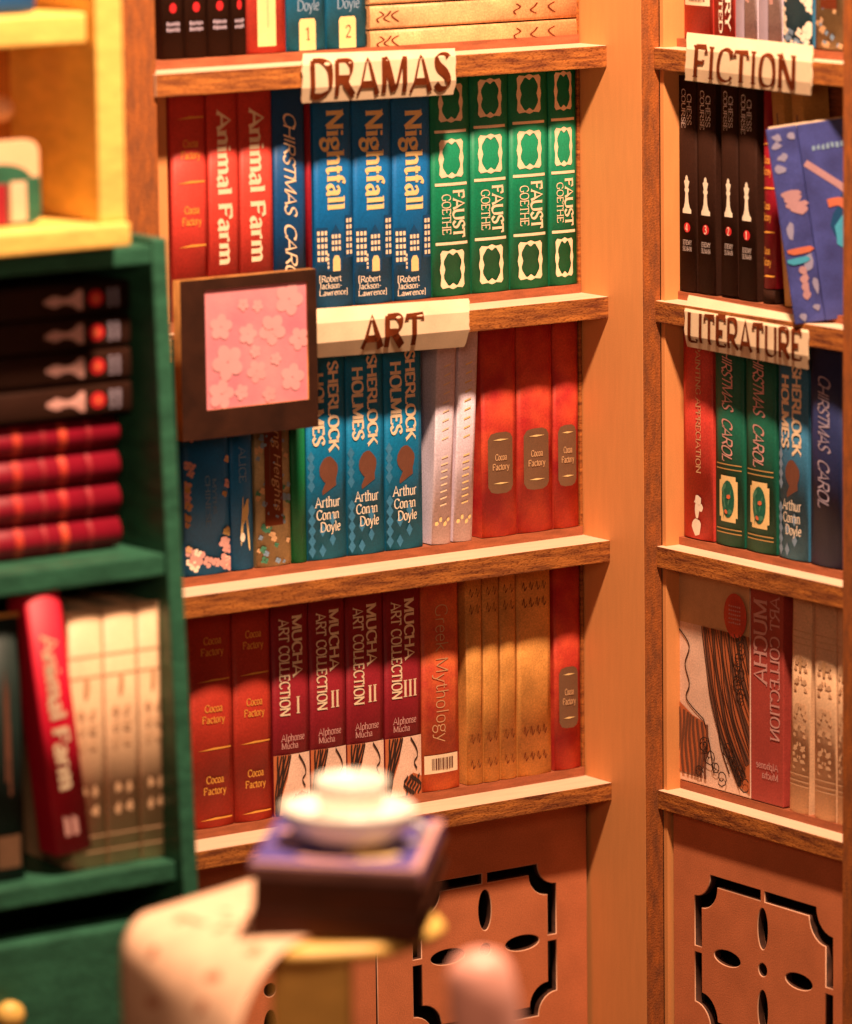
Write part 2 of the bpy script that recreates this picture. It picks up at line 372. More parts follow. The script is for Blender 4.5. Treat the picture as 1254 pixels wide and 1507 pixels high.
# ------------------------------------------------------------------ a book: rounded spine, boards, page block
def book(name, loc, w, h, cover, label, group=None, d=.42, bulge=.035, rot=(0,0,0), cat='book', round_=0.0):
    t = empty(name, loc, rot, label=label, cat=cat, group=group)
    n = 8; hw = w/2-.006; V = []; Fc = []
    sec = [(-hw+2*hw*i/n, bulge*((2*i/n-1)**2)) for i in range(n+1)]
    bt = min(.035, w*.12)
    sec = sec+[(hw, d), (hw-bt, d), (hw-bt, .06+bulge), (-hw+bt, .06+bulge), (-hw+bt, d), (-hw, d)]
    k = len(sec)
    V = [(a, b, .006) for a, b in sec]+[(a, b, h) for a, b in sec]
    Fc = [(i, (i+1) % k, k+(i+1) % k, k+i) for i in range(k)]
    tp = tessellate_polygon([[Vector((a, b, 0)) for a, b in sec]])
    Fc += [tuple(k+i for i in t_) for t_ in tp]+[tuple(t_)[::-1] for t_ in tp]
    c = mesh('cover', V, Fc, cover, t)
    for p in c.data.polygons[:n]: p.use_smooth = True
    box('pages', -hw+bt+.002, hw-bt-.002, .062+bulge, d-.02, .03, h-.03, M['pages'], t, bev=0)
    hw2 = w/2
    t['w'] = w
    surf = lambda u, v: (u*hw2, bulge*u*u, v)
    CURVED.add(surf)
    return t, surf
# feature helpers: u in -1..1 across the spine, v in cm from the book's foot
def title(t, surf, s, u0, u1, v0, v1, mt, orient='d', name='title', **k):
    lay, wd = text(s, **k); return decal(name, place(lay, wd, (u0, u1, v0, v1), orient), mt, t, surf)

# every maker takes (loc, w, rot, label, group, h)
def animal(loc, w, rot, label, group, h=2.78, gloss='red', lo=.66):
    t, s = book('red_paperback', loc, w, h, M[gloss], label, group, rot=rot)
    title(t, s, 'Animal Farm', -.42, .42, lo, 2.55, M['cream_ink'], thick=1.9, thin=.55)
    return t, s
def christmas(loc, w, rot, label, group, h=2.78, cov='navy', emblem=False, inkk='cream_ink', v=(.30, 2.5)):
    t, s = book('lettered_book', loc, w, h, M[cov], label, group, rot=rot)
    sp = v[0]+(v[1]-v[0])*.40
    for wd_, a, b in (('CHIRSTMAS', sp+.06, v[1]), ('CAROL', v[0], sp-.06)):
        lay, wd = text(wd_, thick=1.0, thin=.5, nib=.8, serif=False, slant=.35, jitter=.25, gap=-.6)
        decal('title', place(lay, wd, (-.38, .32, a, b), 'd'), M[inkk], t, s)
    if emblem:
        z0, z1 = .31, .90
        for q in (v[0]-.06, v[0]-.12, .21, .16): decal('band', [rect(-.85, .85, q, q+.015)], M['faded_ink'], t, s)
        oc = [(-.62, z0+.06), (-.5, z0+.06), (-.5, z0), (.5, z0), (.5, z0+.06), (.62, z0+.06), (.62, z1-.06), (.5, z1-.06), (.5, z1), (-.5, z1), (-.5, z1-.06), (-.62, z1-.06)]
        decal('plaque', [[oc]], M['yellow_ink'], t, s, lift=.005)
        zc = (z0+z1)/2
        decal('plaque_leaves', [ell(0, zc, .43, .24, 20)], M['deepgreen'], t, s, lift=.009)
        decal('plaque_leaves', [ell(-.12+.25*math.cos(i*2.1), zc-.16+.06*i, .16, .035, 8, .2, i, i*1.3) for i in range(6)], M['leaf_ink'], t, s, lift=.0105)
        decal('plaque_berries', [ell(.1, zc+.03, .14, .035, 7, .3, 3), ell(-.1, zc-.16, .13, .03, 7, .3, 4)], M['coral_ink'], t, s, lift=.017)
    return t, s
def nightfall(loc, w, rot, label, group, Z):
    t, s = book('blue_skyline_book', loc, w, 2.78, M['blue'], label, group, rot=rot)
    title(t, s, 'Nightfall', -.36, .50, Z(310), Z(162), M['yellow_ink'], thick=1.8, thin=.65)
    decal('skyline', [rect(-.92, -.36, Z(388), Z(334)), rect(-.30, .36, Z(398), Z(348)), [[(-.30, Z(348)), (.36, Z(348)), (.03, Z(330))]], rect(.52, .95, Z(380), Z(318)), rect(-.45, -.3, Z(398), Z(370))], M['deepblue_ink'], t, s, lift=.003)
    win = []
    for (ua, ub, nc, va, vb, nr) in ((-.9, -.38, 3, 338, 386, 5), (-.22, .30, 3, 344, 371, 3), (.56, .93, 2, 322, 378, 6), (-.43, -.31, 1, 372, 396, 4)):
        for i in range(nc):
            for j in range(nr):
                a = ua+(ub-ua)*(i+.15)/nc; b = ua+(ub-ua)*(i+.8)/nc
                c = Z(va+(vb-va)*(j+.75)/nr); d = Z(va+(vb-va)*(j+.1)/nr); win.append(rect(a, b, c, d))
    decal('lit_windows', win, M['cream_ink'], t, s, lift=.009)
    decal('doorway', [[[(-.14, Z(399)), (.24, Z(399)), (.24, Z(382)), (.15, Z(376)), (-.05, Z(376)), (-.14, Z(382))]]], M['yellow_ink'], t, s, lift=.009)
    for s_, a, b in (('[Robert', 414, 405), ('Jackson-', 424, 415.5), ('Lawrence]', 434, 426)):
        title(t, s, s_, -.82, .30 if s_[-1] != ']' else .62, Z(a), Z(b), M['white_ink'], orient='h', name='author_name', thick=1.0, thin=.5)
    return t, s
def orn(u0, u1, v0, v1):
    def loop(k, ku, kv):
        cu, cv = (u0+u1)/2, (v0+v1)/2; ru, rv = (u1-u0)/2*ku, (v1-v0)/2*kv
        P = []; n = 36
        for i in range(n):
            a = 2*math.pi*i/n; c, s_ = math.cos(a), math.sin(a)
            q = (abs(c)**7+abs(s_)**7)**(-1/7.)
            q *= 1+k*math.cos(4*a)*-1*0+k*(math.cos(8*a))
            P.append((cu+ru*c*q, cv+rv*s_*q))
        return P
    return ring(loop(.05, .92, 1.0), loop(-.09, .64, .80))
def faust(loc, w, rot, label, group, Z):
    t, s = book('green_scrollwork_book', loc, w, 2.78, M['green'], label, group, rot=rot)
    for a, b in ((172, 116), (254, 198), (417, 361)):
        decal('scroll_frame', [orn(-.66, .66, Z(a), Z(b))], M['cream_ink'], t, s)
    decal('band', [rect(-.82, .80, Z(q)-.018, Z(q)+.018) for q in (186, 264, 351)], M['cream_ink'], t, s)
    title(t, s, 'FAUST', .04, .64, Z(343), Z(273), M['cream_ink'], thick=1.7, thin=.6)
    title(t, s, 'GOETHE', -.5, -.08, Z(338), Z(278), M['cream_ink'], name='author_name', thick=.9, thin=.4)
    return t, s
def detective(loc, w, rot, label, group, Z, cov='teal'):
    t, s = book('blue_emblem_book', loc, w, 2.74, M[cov], label, group, rot=rot)
    di = []
    for j in range(9):
        for sgn in (-1, 1):
            if sgn > 0 and j > 3: continue
            c = (.12+.13*j) if j < 5 else .95+.12*(j-5); u = -.78 if sgn < 0 else (.2 if j % 2 else -.3)
            di.append([[(u-.17, c), (u, c-.085), (u+.17, c), (u, c+.085)]])
    decal('diamonds', di, M['bluish_ink'] if cov == 'sky' else M['sky'], t, s, lift=.003)
    title(t, s, 'SHERLOCK', .08, .60, Z(656), Z(523), M['cream_ink'], thick=1.9, thin=.7)
    title(t, s, 'HOLMES', -.68, -.16, Z(646), Z(539), M['cream_ink'], thick=1.9, thin=.7)
    zc = Z(690)
    # plain brown cameo: a leaning oval over a tapering foot
    decal('cameo', [ell(.05, zc+.06, .46, .17, 18, .05, 2), [[(-.28, zc-.25), (-.30, zc-.20), (.0, zc-.02), (.40, zc+.02), (.42, zc-.14), (.2, zc-.17)]]], M['umber_ink'], t, s, lift=.008)
    for s_, a, b, u0, u1 in (('Arthur', 737, 722, -.62, .62), ('Conan', 755, 741, -.58, .56), ('Doyle', 773, 759, -.40, .62)):
        title(t, s, s_, u0, u1, Z(a), Z(b), M['white_ink'], orient='h', name='author_name', thick=1.2, thin=.5)
    return t, s
def chess(loc, w, rot, label, group, num, h=2.74, mir=False):
    t, s = book('black_book', loc, w, h, M['black'], label, group, rot=rot, bulge=.02)
    title(t, s, 'CHESS', .08, .52, 2.12, 2.52, M['pale_ink'], thick=1., thin=.5)
    title(t, s, 'COURSE', -.55, -.1, 2.08, 2.58, M['pale_ink'], thick=1., thin=.5)
    z = 1.0
    half = [(.32, 0), (.32, .05), (.22, .08), (.14, .15), (.10, .28), (.16, .30), (.16, .33), (.11, .34), (.20, .43), (.10, .45), (.10, .48), (.03, .51)]
    pc = [(a*1.45, z+b*.95) for a, b in half]+[(-a*1.45, z+b*.95) for a, b in half[::-1]]
    decal('king_piece', [[pc]], M['white_ink'], t, s)
    decal('number_disc', [ell(.02, .82, .34, .34*w/2, 20)], M['red_ink'], t, s)
    title(t, s, str(num), -.12, .16, .77, .87, M['white_ink'], orient='h', name='number', thick=1.1).location.y = -.006
    for s_, a, b in (('JEREMY', .60, .66), ('SILMAN', .52, .58)):
        title(t, s, s_, -.5, .5, a, b, M['pale_ink'], orient='h', name='author_name', thick=.9)
    return t, s
def banded(loc, w, rot, label, group, h, cov='crimson', lines=(.55, 1.35, 2.1), texts=(.95, 1.75, 2.45), d=.42, bulge=.06, name='banded_book', ik='gold_ink'):
    t, s = book(name, loc, w, h, M[cov], label, group, rot=rot, bulge=bulge, d=d)
    decal('gilt_band', [[[(-.7, v), (.0, v+.004), (.85, v+.004), (.85, v+.022), (.0, v+.03)]] for v in lines], M[ik], t, s)
    for v in texts:
        title(t, s, 'Cocoa', -.38, .45, v+.02, v+.11, M[ik], orient='h', thick=1.2, thin=.6)
        title(t, s, 'Factory', -.5, .55, v-.12, v-.03, M[ik], orient='h', thick=1.2, thin=.6)
    return t, s
def plaqued(loc, w, rot, label, group, Z, h=2.7, c=680):
    t, s = book('red_plaque_book', loc, w, h, M['brick'], label, group, rot=rot)
    a, b = Z(c+46), Z(c-44); k = .09
    oc = [(-.66, a+k), (-.5, a+.02), (-.2, a), (.35, a), (.62, a+.03), (.74, a+k), (.74, b-k), (.62, b-.03), (.35, b), (-.2, b), (-.5, b-.02), (-.66, b-k)]
    decal('plaque', [[oc]], M['mute_ink'], t, s, lift=.004)
    title(t, s, 'Cocoa', -.30, .36, Z(c-3), Z(c-12), M['tan_ink'], orient='h', thick=1.4, thin=.7).location.y = -.004
    title(t, s, 'Factory', -.44, .5, Z(c+11), Z(c+2), M['tan_ink'], orient='h', thick=1.4, thin=.7).location.y = -.004
    decal('gilt_band', [[[(-.4, Z(v)), (.0, Z(v)-.012), (.5, Z(v)), (0, Z(v)+.014)]] for v in (c-33, c+31)], M['yellow_ink'], t, s, lift=.009)
    return t, s
def strands(u0, u1, v0, v1, n, seed, wmul=1., sway=.5):
    """long wavy locks sweeping from the upper right down"""
    r = random.Random(seed); out = []
    for i in range(n):
        f = i/n; a = u0+(u1-u0)*(f+r.uniform(-.02, .02))
        ph = r.uniform(0, 6); pts = []
        for j in range(9):
            q = j/8; pts.append((a+(u1-u0)*(sway*(q-.5)*(.6+.5*f)+.05*math.sin(q*6+ph)), v1-(v1-v0)*q))
        wv = (v1-v0)*.02*wmul*r.uniform(.6, 1.5)
        out.append(ribbon(pts, wv/.5, wv/.5, 0))
    return out
def clip(layers, u0, u1, v0, v1):
    """clip polygons to a rectangle (Sutherland-Hodgman)"""
    def cut(pg, ax, lim, sg):
        o = []
        for i in range(len(pg)):
            p, q = pg[i], pg[(i+1) % len(pg)]; a, b = sg*(p[ax]-lim), sg*(q[ax]-lim)
            if a >= 0: o.append(p)
            if (a < 0) != (b < 0):
                t = a/(a-b); o.append((p[0]+(q[0]-p[0])*t, p[1]+(q[1]-p[1])*t))
        return o
    res = []
    for lay in layers:
        L = []
        for pg in lay:
            for ax, lim, sg in ((0, u0, 1), (0, u1, -1), (1, v0, 1), (1, v1, -1)):
                pg = cut(pg, ax, lim, sg)
                if len(pg) < 3: break
            if len(pg) >= 3: L.append(pg)
        if L: res.append(L)
    return res
def artbook(loc, w, rot, label, group, num, Z):
    t, s = book('maroon_art_book', loc, w, 2.74, M['maroon'], label, group, rot=rot)
    top = Z(1110)
    decal('art_panel', [rect(-.96, .96, .008, top)], M['coverart'], t, s, lift=.003)
    # a plain ornament of flowing curves in place of the printed picture
    L_ = [(-.98, 0), (-.98, top), (-.10, top), (-.30, top*.62), (-.62, top*.30), (-.80, 0)]
    decal('art_locks', [[L_], [[(.0, .0), (.0, top*.30), (.45, top*.38), (.95, top*.30), (.95, .0)]]], M['auburn_ink'], t, s, lift=.006)
    def lk(f, k):
        return [(-.98+(.88-(f))*1.0*(.18+.82*(j/8)**1.3)+.03*math.sin(j*1.3+k), top*(j/8)) for j in range(9)]
    dk = [ribbon(lk(f, f*30), .075, .05, .2) for f in (.0, .14, .27, .40, .52, .66)]
    dk += [ribbon([(.0+.16*i+.12*math.sin(j*1.1+i), top*(.02+.045*j)) for j in range(8)], .07, .04, .2) for i in range(6)]
    dk += [ribbon(smooth_pts([(.30, top*.98), (.62, top*.80), (.70, top*.66), (.50, top*.56), (.66, top*.44)]), .05, .03, .2)]
    decal('art_lines', clip(dk, -.96, .95, .01, top), M['black_ink'], t, s, lift=.012)
    title(t, s, 'MUCHA', .06, .60, Z(996), Z(906), M['cream_ink'], thick=1.6, thin=.6)
    title(t, s, 'ART COLLECTION', -.62, -.12, Z(1053), Z(910), M['cream_ink'], thick=1.45, thin=.6)
    nn = len(num)
    title(t, s, num, .34-.13*nn, .34+.14*nn, Z(1051), Z(1026), M['cream_ink'], orient='h', name='volume_number', thick=1.3)
    title(t, s, 'Alphonse', -.58, .66, Z(1090), Z(1080), M['pink_ink'], orient='h', name='author_name', thick=1.)
    title(t, s, 'Mucha', -.58, .30, Z(1101), Z(1092), M['pink_ink'], orient='h', name='author_name', thick=1.)
    return t, s
def plainbook(name, loc, w, h, cov, rot, label, group=None, **k): return book(name, loc, w, h, M[cov], label, group, rot=rot, **k)
def barcode(t, s, u0, u1, v0, v1):
    decal('barcode_label', [rect(u0, u1, v0, v1)], M['cream_ink'], t, s, lift=.004)
    r = random.Random(3); L = []; x = u0+(u1-u0)*.2
    while x < u1-(u1-u0)*.14:
        k = (u1-u0)*r.choice((.02, .03, .05)); L.append(rect(x, x+k, v0+(v1-v0)*.2, v1-(v1-v0)*.18)); x += k+(u1-u0)*r.choice((.02, .03))
    decal('barcode_bars', L, M['umber_ink'], t, s, lift=.009)
def florals(t, s, spots, mts, seed):
    r = random.Random(seed)
    for mk, n, size in mts:
        L = []
        for i in range(n):
            u, v = spots(r); k = size*r.uniform(.6, 1.3); hw = t['w']/2
            for j in range(4):
                a = j*1.57+r.uniform(0, .6)
                L.append(ell(u+k*.6*math.cos(a)/hw, v+k*.6*math.sin(a), k*.55/hw, k*.5, 8, .2, r.random()))
        L = clip(L, -.97, .97, .02, 2.7)
        decal('blossom_print', L, M[mk], t, s, lift=.005+.004*r.random())

# ------------------------------------------------------------------ the left bookcase (parallel to x, fronts face -y)
BL = empty('bookcase', (-3, 0, -13.9), label='tall basswood bookcase filling the left wall, with four shelves of books', cat='bookcase')
def shelfL(i, x0, x1, y1=.5, par=None):
    z = ZS[i]; h = HS if i < 3 else .235
    o = box('shelf', x0, x1, -DL, y1, z-h, z, [M['woodx_lit'], M['ply']], par, edge=('-y', '+x'))
    return o
def keep(o, p):       # parent without moving
    o.parent = p; o.matrix_parent_inverse = p.matrix_world.inverted(); return o
bpy.context.view_layer.update()
def addL(o): o.parent = BL; o.matrix_parent_inverse = Matrix.Translation(-BL.location); return o
for i in range(4): addL(shelfL(i, -6.74, -.002))
for i, z in enumerate(ZS):      # little stained riser the books stand on
    addL(box('riser', -6.72, -.03, -.004, .5, z+.001, z+.115, M['riser'], bev=.004))
addL(box('back_panel', -7.15, -.01, .5, .6, -13.8, 3.2, M['reed'], bev=0))
addL(box('post', -7.167, -6.70, -.5, .49, -13.8, 3.2, [M['wood'], M['plyv']], edge=('-y',)))
addL(box('margin_strip', -6.69, -6.24, .04, .12, -3.21, -.29, M['wood'], bev=.005))
addL(box('groove_strip', -.055, -.012, .02, .2, -13.8, 3.2, M['ply'], bev=0))
# right side panel of the corner (faces -x) and its scorched upright edge
PN = empty('corner_panel', (0, -PW/2, -13.9), label='plain pale wooden panel closing the corner between the two bookcases', cat='panel')
o = box('board', 0, TH, -PW, .6, -13.8, 3.2, [M['wood'], M['plyv']], None, bev=.01, edge=('-y',)); o.parent = PN; o.matrix_parent_inverse = Matrix.Translation(-PN.location)

# cut-out cupboard doors below the lowest shelf
def octo(r, R, notch, a0, a1):
    pass
def door_holes(cx, cz, hw, hh, slot=.13, nt=.30):
    """corner-notched frame cut as L-shaped slots, four petals and a centre hole"""
    H = []
    def path(W_, H_, n_, k=7):       # quarter outline (first quadrant) from top middle to right middle, with concave corner
        P = [(0, H_)]
        for j in range(k+1):
            a = math.pi-(math.pi/2)*j/k   # concave arc centred on the corner
            P.append((W_+n_*math.cos(a), H_+n_*-math.sin(a) if True else 0))
        P.append((W_, 0)); return P
    g = .045
    out = path(hw, hh, nt); inn = path(hw-slot, hh-slot, nt)
    for sx in (-1, 1):
        for sz in (-1, 1):
            A = [(max(p[0], g), max(p[1], g)) for p in out]; B = [(max(p[0], g), max(p[1], g)) for p in inn]
            lp = A+B[::-1]
            H.append([(cx+sx*p[0], cz+sz*p[1]) for p in lp])
    rp = .27
    for k in range(4):
        a = k*math.pi/2; d = hh*.52 if k % 2 else hw*.52
        H.append([(cx+math.cos(a)*(d+rp*math.cos(b))-math.sin(a)*.10*math.sin(b), cz+math.sin(a)*(d+rp*math.cos(b))+math.cos(a)*.10*math.sin(b)) for b in [2*math.pi*j/22 for j in range(22)]])
    H.append([(cx+.085*math.cos(b), cz+.085*math.sin(b)) for b in [2*math.pi*j/18 for j in range(18)]])
    return H
def door(x0, x1, z0, z1, holes, parent):
    o = curve_plate('cupboard_door', [[(x0, z0), (x1, z0), (x1, z1), (x0, z1)]]+holes, .09, [M['door']], parent, rim=.010, rimmat=M['rim'])
    return o
zt = ZS[3]-.235
for (x0, x1, cx) in ((-3.40, -.05, -1.70), (-6.70, -3.42, -5.04)):
    dr = door(x0, x1, -14.0, zt, door_holes(cx, -11.68, 1.14, 1.02), None); dr.location.y = -.005; addL(dr)
addL(box('cupboard_shade_back', -6.7, -.05, .3, .34, -14, zt, M['dark'], bev=0))  # sheet behind the cutouts, shade of the inside painted on

# ------------------------------------------------------------------ the right bookcase (faces -x); local x runs toward the viewer
RROT = (0, 0, -math.pi/2)
def Rw(a, b, c): return (0.5+b, -a, c)     # local (along, into, up) -> world
pr = -onX(1240, 700, 0.0).y
BR = empty('bookcase', (0.5, -3.0, -13.9), RROT, label='narrow wooden bookcase on the right wall of the corner, seen edge on', cat='bookcase')
def addR(o): o.parent = BR; o.matrix_parent_inverse = BR.matrix_basis.inverted() @ (Matrix.Translation((.5, 0, 0)) @ Matrix.Rotation(-math.pi/2, 4, 'Z')); return o
for i in range(4):
    z = ZS[i]; h = HS if i < 3 else .25
    addR(box('shelf', PW+.002, pr-.002, XS-.5, .5, z-h, z, [M['woodx_lit'], M['ply']], edge=('-y', '-x')))
    addR(box('riser', PW+.02, pr-.004, -.004, .5, z+.001, z+.105, M['riser'], bev=.004))
addR(box('side_panel', PW+.010, PW+.09, TH-.5, .55, -13.8, 3.2, M['wood'], bev=.006))
addR(box('back_panel', PW, 6.1, .5, .6, -13.8, 3.2, M['reed'], bev=0))
pr = -onX(1240, 700, 0.0).y
addR(box('post', pr, pr+.7, -.5, .45, -13.8, 3.2, [M['wood'], M['plyv']], edge=('-y',)))
dr = door(PW+.13, pr-.01, -14.0, ZS[3]-.25, door_holes(3.265, -11.61, 1.40, 1.03, .135, .33), None); dr.location.y = -.10; addR(dr)
addR(box('cupboard_shade_back', PW+.1, pr-.01, .3, .34, -14, ZS[3]-.25, M['dark'], bev=0))

# ------------------------------------------------------------------ books on the left bookcase
RIS = .117
def zf(x, base, Y=0.0): return lambda v: onY(x, v, Y).z-base          # photo row -> height above the foot of that book
def zfR(x, base): return lambda v: onX(x, v, .5).z-base
B = [z+RIS for z in ZS]
def cen(a, b): return ((a+b)/2, b-a)
O3 = (0, 0, 0)
# row 0 (only the feet are in the picture)
b0 = B[0]
g = 'thin black books on the top shelf'
for k, (a, b) in enumerate(((-6.30, -5.975), (-5.97, -5.64), (-5.635, -5.30), (-5.295, -5.075))):
    c, w_ = cen(a, b)
    t, s = plainbook('black_book', (c, 0, b0), w_, 2.8, 'black', O3, ['leftmost', 'second', 'third', 'narrow rightmost'][k]+' of four black books at the left end of the top shelf', g, bulge=.02)
    decal('number_disc', [ell(0, .62, .30, .06, 16)], M['red_ink'], t, s)
    for q in (.40, .33): decal('author_name', smudge(-.6, .6, q, q+.055, 5, k), M['lilac_ink'], t, s)
c, w_ = cen(-5.066, -4.485)
t, s = plainbook('red_book', (c, 0, b0), w_, 2.8, 'red', O3, 'red book with a tall cream panel on its spine, on the top left shelf')
decal('title_panel', [rect(-.5, .42, .09, 2.4)], M['yellow_ink'], t, s); decal('panel_line', [rect(-.02, .03, .32, 2.2)], M['tan_ink'], t, s, lift=.009)
for k, (a, b) in enumerate(((-4.48, -3.90), (-3.895, -3.295))):
    c, w_ = cen(a, b)
    t, s = plainbook('blue_volume', (c, 0, b0), w_, 2.8, 'teal', O3, ('blue volume with plate 1, touching the red book with the cream panel', 'blue volume with plate 2, touching the pile of tan volumes')[k], 'numbered blue volumes')
    title(t, s, 'Conan', -.6, .62, .72, .85, M['bluish_ink'], orient='h', name='author_name', thick=1.3); title(t, s, 'Doyle', -.5, .62, .50, .63, M['bluish_ink'], orient='h', name='author_name', thick=1.3)
    decal('number_plate', [[[(-.42, -0.0+.01), (.42, .01), (.42, .36), (.34, .40), (-.34, .40), (-.42, .36)]]], M['yellow_ink'], t, s, lift=.004)
    title(t, s, '12'[k], -.14, .16, .14, .29, M['umber_ink'], orient='h', name='number', thick=.8).location.y = -.004
for k in range(3):      # tan volumes lying on their sides, spines outward
    hh = .30
    t, s = book('tan_volume', (-3.26, .0, b0-.10+hh/2+k*(hh+.01)), hh, 3.2, M['paletan'], ['bottom', 'second', 'third'][k]+' tan volume of the pile lying flat above the first paper label', 'tan volumes lying flat', rot=(0, math.pi/2, 0), bulge=.02)
    r = random.Random(k)
    L = []
    for (va, vb) in ((.15, .42), (2.25, 2.9)):
        for q in range(3):
            x = va+(vb-va)*q/2.4; pts = [(-.5+.3*i/1.0+.0, x+.06*math.sin(i*2+q)) for i in range(4)]
            L.append(ribbon(smooth_pts(pts, 3), .03, .03, 0))
    decal('handwriting', L, M['brown_ink'], t, s)
# row 1
b1 = B[1]; h1 = 2.78
c, w_ = cen(-6.19, -5.672); Z = zf(281, b1)
banded((c, 0, b1), w_, O3, 'scuffed red book with gold bands, leftmost on the shelf under the black books', None, h1, 'red', (Z(364), Z(270), Z(175)), (Z(317), Z(219)), name='gilt_banded_book', bulge=.05)
g = 'pair of bright red paperbacks'
for k, (a, b) in enumerate(((-5.668, -5.218), (-5.213, -4.722))):
    c, w_ = cen(a, b); animal((c, 0, b1), w_, O3, ['left', 'right'][k]+' one of the two bright red paperbacks with bold cream titles above the pink picture', g)
c, w_ = cen(-4.716, -4.24); Z = zf(431, b1)
christmas((c, 0, b1), w_, O3, 'dark blue book with scratchy white handwriting beside the red paperbacks', None, h1, 'navy', v=(.30, 2.5))
t, s = plainbook('gap_strip', (-4.18, .02, b1), .10, 2.75, 'crimson', O3, 'dark brown filler strip in the gap between two blue books on the second shelf', None)  # slim block added where there is only a dark brown gap
for k, (a, b) in enumerate(((-4.122, -3.54), (-3.535, -2.945), (-2.94, -2.352))):
    c, w_ = cen(a, b); nightfall((c, 0, b1), w_, O3, ['left', 'middle', 'right'][k]+' of the three blue books printed with a lit night skyline', 'blue skyline books', zf((492, 550, 607)[k], b1))
for k, (a, b) in enumerate(((-2.348, -1.745), (-1.74, -1.14), (-1.135, -.52), (-.512, -.062))):
    c, w_ = cen(a, b); px = (665, 722, 780, 836)[k]
    dz = (7, 0, -6, -11)[k]
    Zk = zf(px, b1); faust((c, 0, b1), w_, O3, ['leftmost', 'second', 'third', 'rightmost'][k]+' of the four green books with cream scroll frames', 'green scrollwork books', (lambda q, Zk=Zk, dz=dz: Zk(q+dz)))
# row 2
b2 = B[2]
c, w_ = cen(-6.11, -5.44)
t, s = plainbook('blossom_book', (c, 0, b2), w_, 2.7, 'floralblue', O3, 'wide blue book covered in pale blossoms, lowest left beneath the pink picture')
florals(t, s, lambda r: (r.choice((-.85, -.7, .75, .9, -.9)), r.uniform(.3, 2.2)), (('pink_ink', 12, .05), ('tan_ink', 8, .05), ('faded_ink', 6, .05)), 1)
florals(t, s, lambda r: (r.uniform(-.9, .9), r.uniform(.05, .42)), (('pink_ink', 9, .08), ('white_ink', 5, .06)), 2)
title(t, s, 'CHINESE', -.12, .08, .6, 1.25, M['bluish_ink'], thick=.9); title(t, s, 'MYTHS', .2, .36, .75, 1.2, M['bluish_ink'], thick=.9)
c, w_ = cen(-5.434, -5.10)
t, s = plainbook('golden_crest_book', (c, 0, b2+.005), w_, 2.7, 'floralblue', O3, 'narrow dark blue book with a golden leaf crest near its foot')
decal('leaf_crest', [ell(.2, .72, .36, .12, 12, .2, 1, .3), ell(-.1, .60, .3, .09, 12, .2, 2, 1.2), ell(.4, .50, .34, .08, 12, .2, 3, -1)], M['yellow_ink'], t, s)
decal('leaf_crest', [ell(-.1, .42, .22, .06, 10, .1, 4)], M['white_ink'], t, s, lift=.012)
title(t, s, 'ALICE', -.3, .3, 1.1, 1.55, M['bluish_ink'], thick=.9)
c, w_ = cen(-5.07, -4.54)
t, s = plainbook('speckled_book', (c, 0, b2), w_, 2.62, 'floraltan', O3, 'speckled tan book with a dark brown title strip, below the pink picture')
florals(t, s, lambda r: (r.uniform(-.9, .9), r.uniform(.05, 1.9)), (('bluish_ink', 26, .035), ('leaf_ink', 16, .04), ('tan_ink', 18, .04)), 3)
decal('title_strip', [rect(-.52, .48, .52, 2.4)], M['brown_ink'], t, s, lift=.012)
title(t, s, 'Wuthering Heights', -.02, .36, .72, 2.5, M['tan_ink'], thick=.8, slant=.3, serif=False).location.y = -.012
decal('author_name', smudge(-.3, -.2, .9, 1.6, 1, 2), M['umber_ink'], t, s, lift=.02)
c, w_ = cen(-4.535, -4.302)
t, s = plainbook('green_book', (c, 0, b2), w_, 2.15, 'forest', O3, 'narrow plain green book to the left of the first blue emblem book')
for k, (a, b) in enumerate(((-4.30, -3.70), (-3.695, -3.12), (-3.115, -2.535))):
    c, w_ = cen(a, b); detective((c, 0, b2), w_, O3, ['left', 'middle', 'right'][k]+' of the three teal books with brown cameos on the left bookcase', 'teal cameo books', (lambda q, Zk=zf((482, 540, 596)[k], b2), dz=(9, 0, -8)[k]: Zk(q+dz)))
for k, (c, tl) in enumerate(((-2.27, .05), (-1.935, .05))):
    t, s = plainbook('pale_lilac_book', (c, .0, b2), .305, 2.72, 'lilac', (0, tl, 0), ['left', 'right'][k]+' of two slim pale lilac books leaning beside the teal ones', 'leaning lilac books', bulge=.02)
    for (va, vb, n_) in ((1.35, 2.4, 9), (.5, 1.2, 8)):
        L = [ribbon([(-.3+.1*math.sin(i*3.1), va+(vb-va)*i/n_), (.35, va+(vb-va)*(i+.3)/n_)], .035, .02, 0) for i in range(n_)]
        decal('faded_title', L, M['yellow_ink'] if k else M['cream_ink'], t, s)
    decal('star_pattern', [ell(-.6+.4*i, .27+.05*(i % 2), .18, .03, 6, .4, i) for i in range(4)], M['yellow_ink'], t, s)
for k, (a, b) in enumerate(((-1.618, -1.06), (-1.054, -.484), (-.479, -.062))):
    c, w_ = cen(a, b); plaqued((c, 0, b2), w_, O3, ['left', 'middle', 'right'][k]+' of the three red books with brown plaques beside the corner, third shelf', 'red plaque books', (lambda q, Zk=zf((737, 790, 836)[k], b2), dz=(0, -6, -11)[k]: Zk(q+dz)))
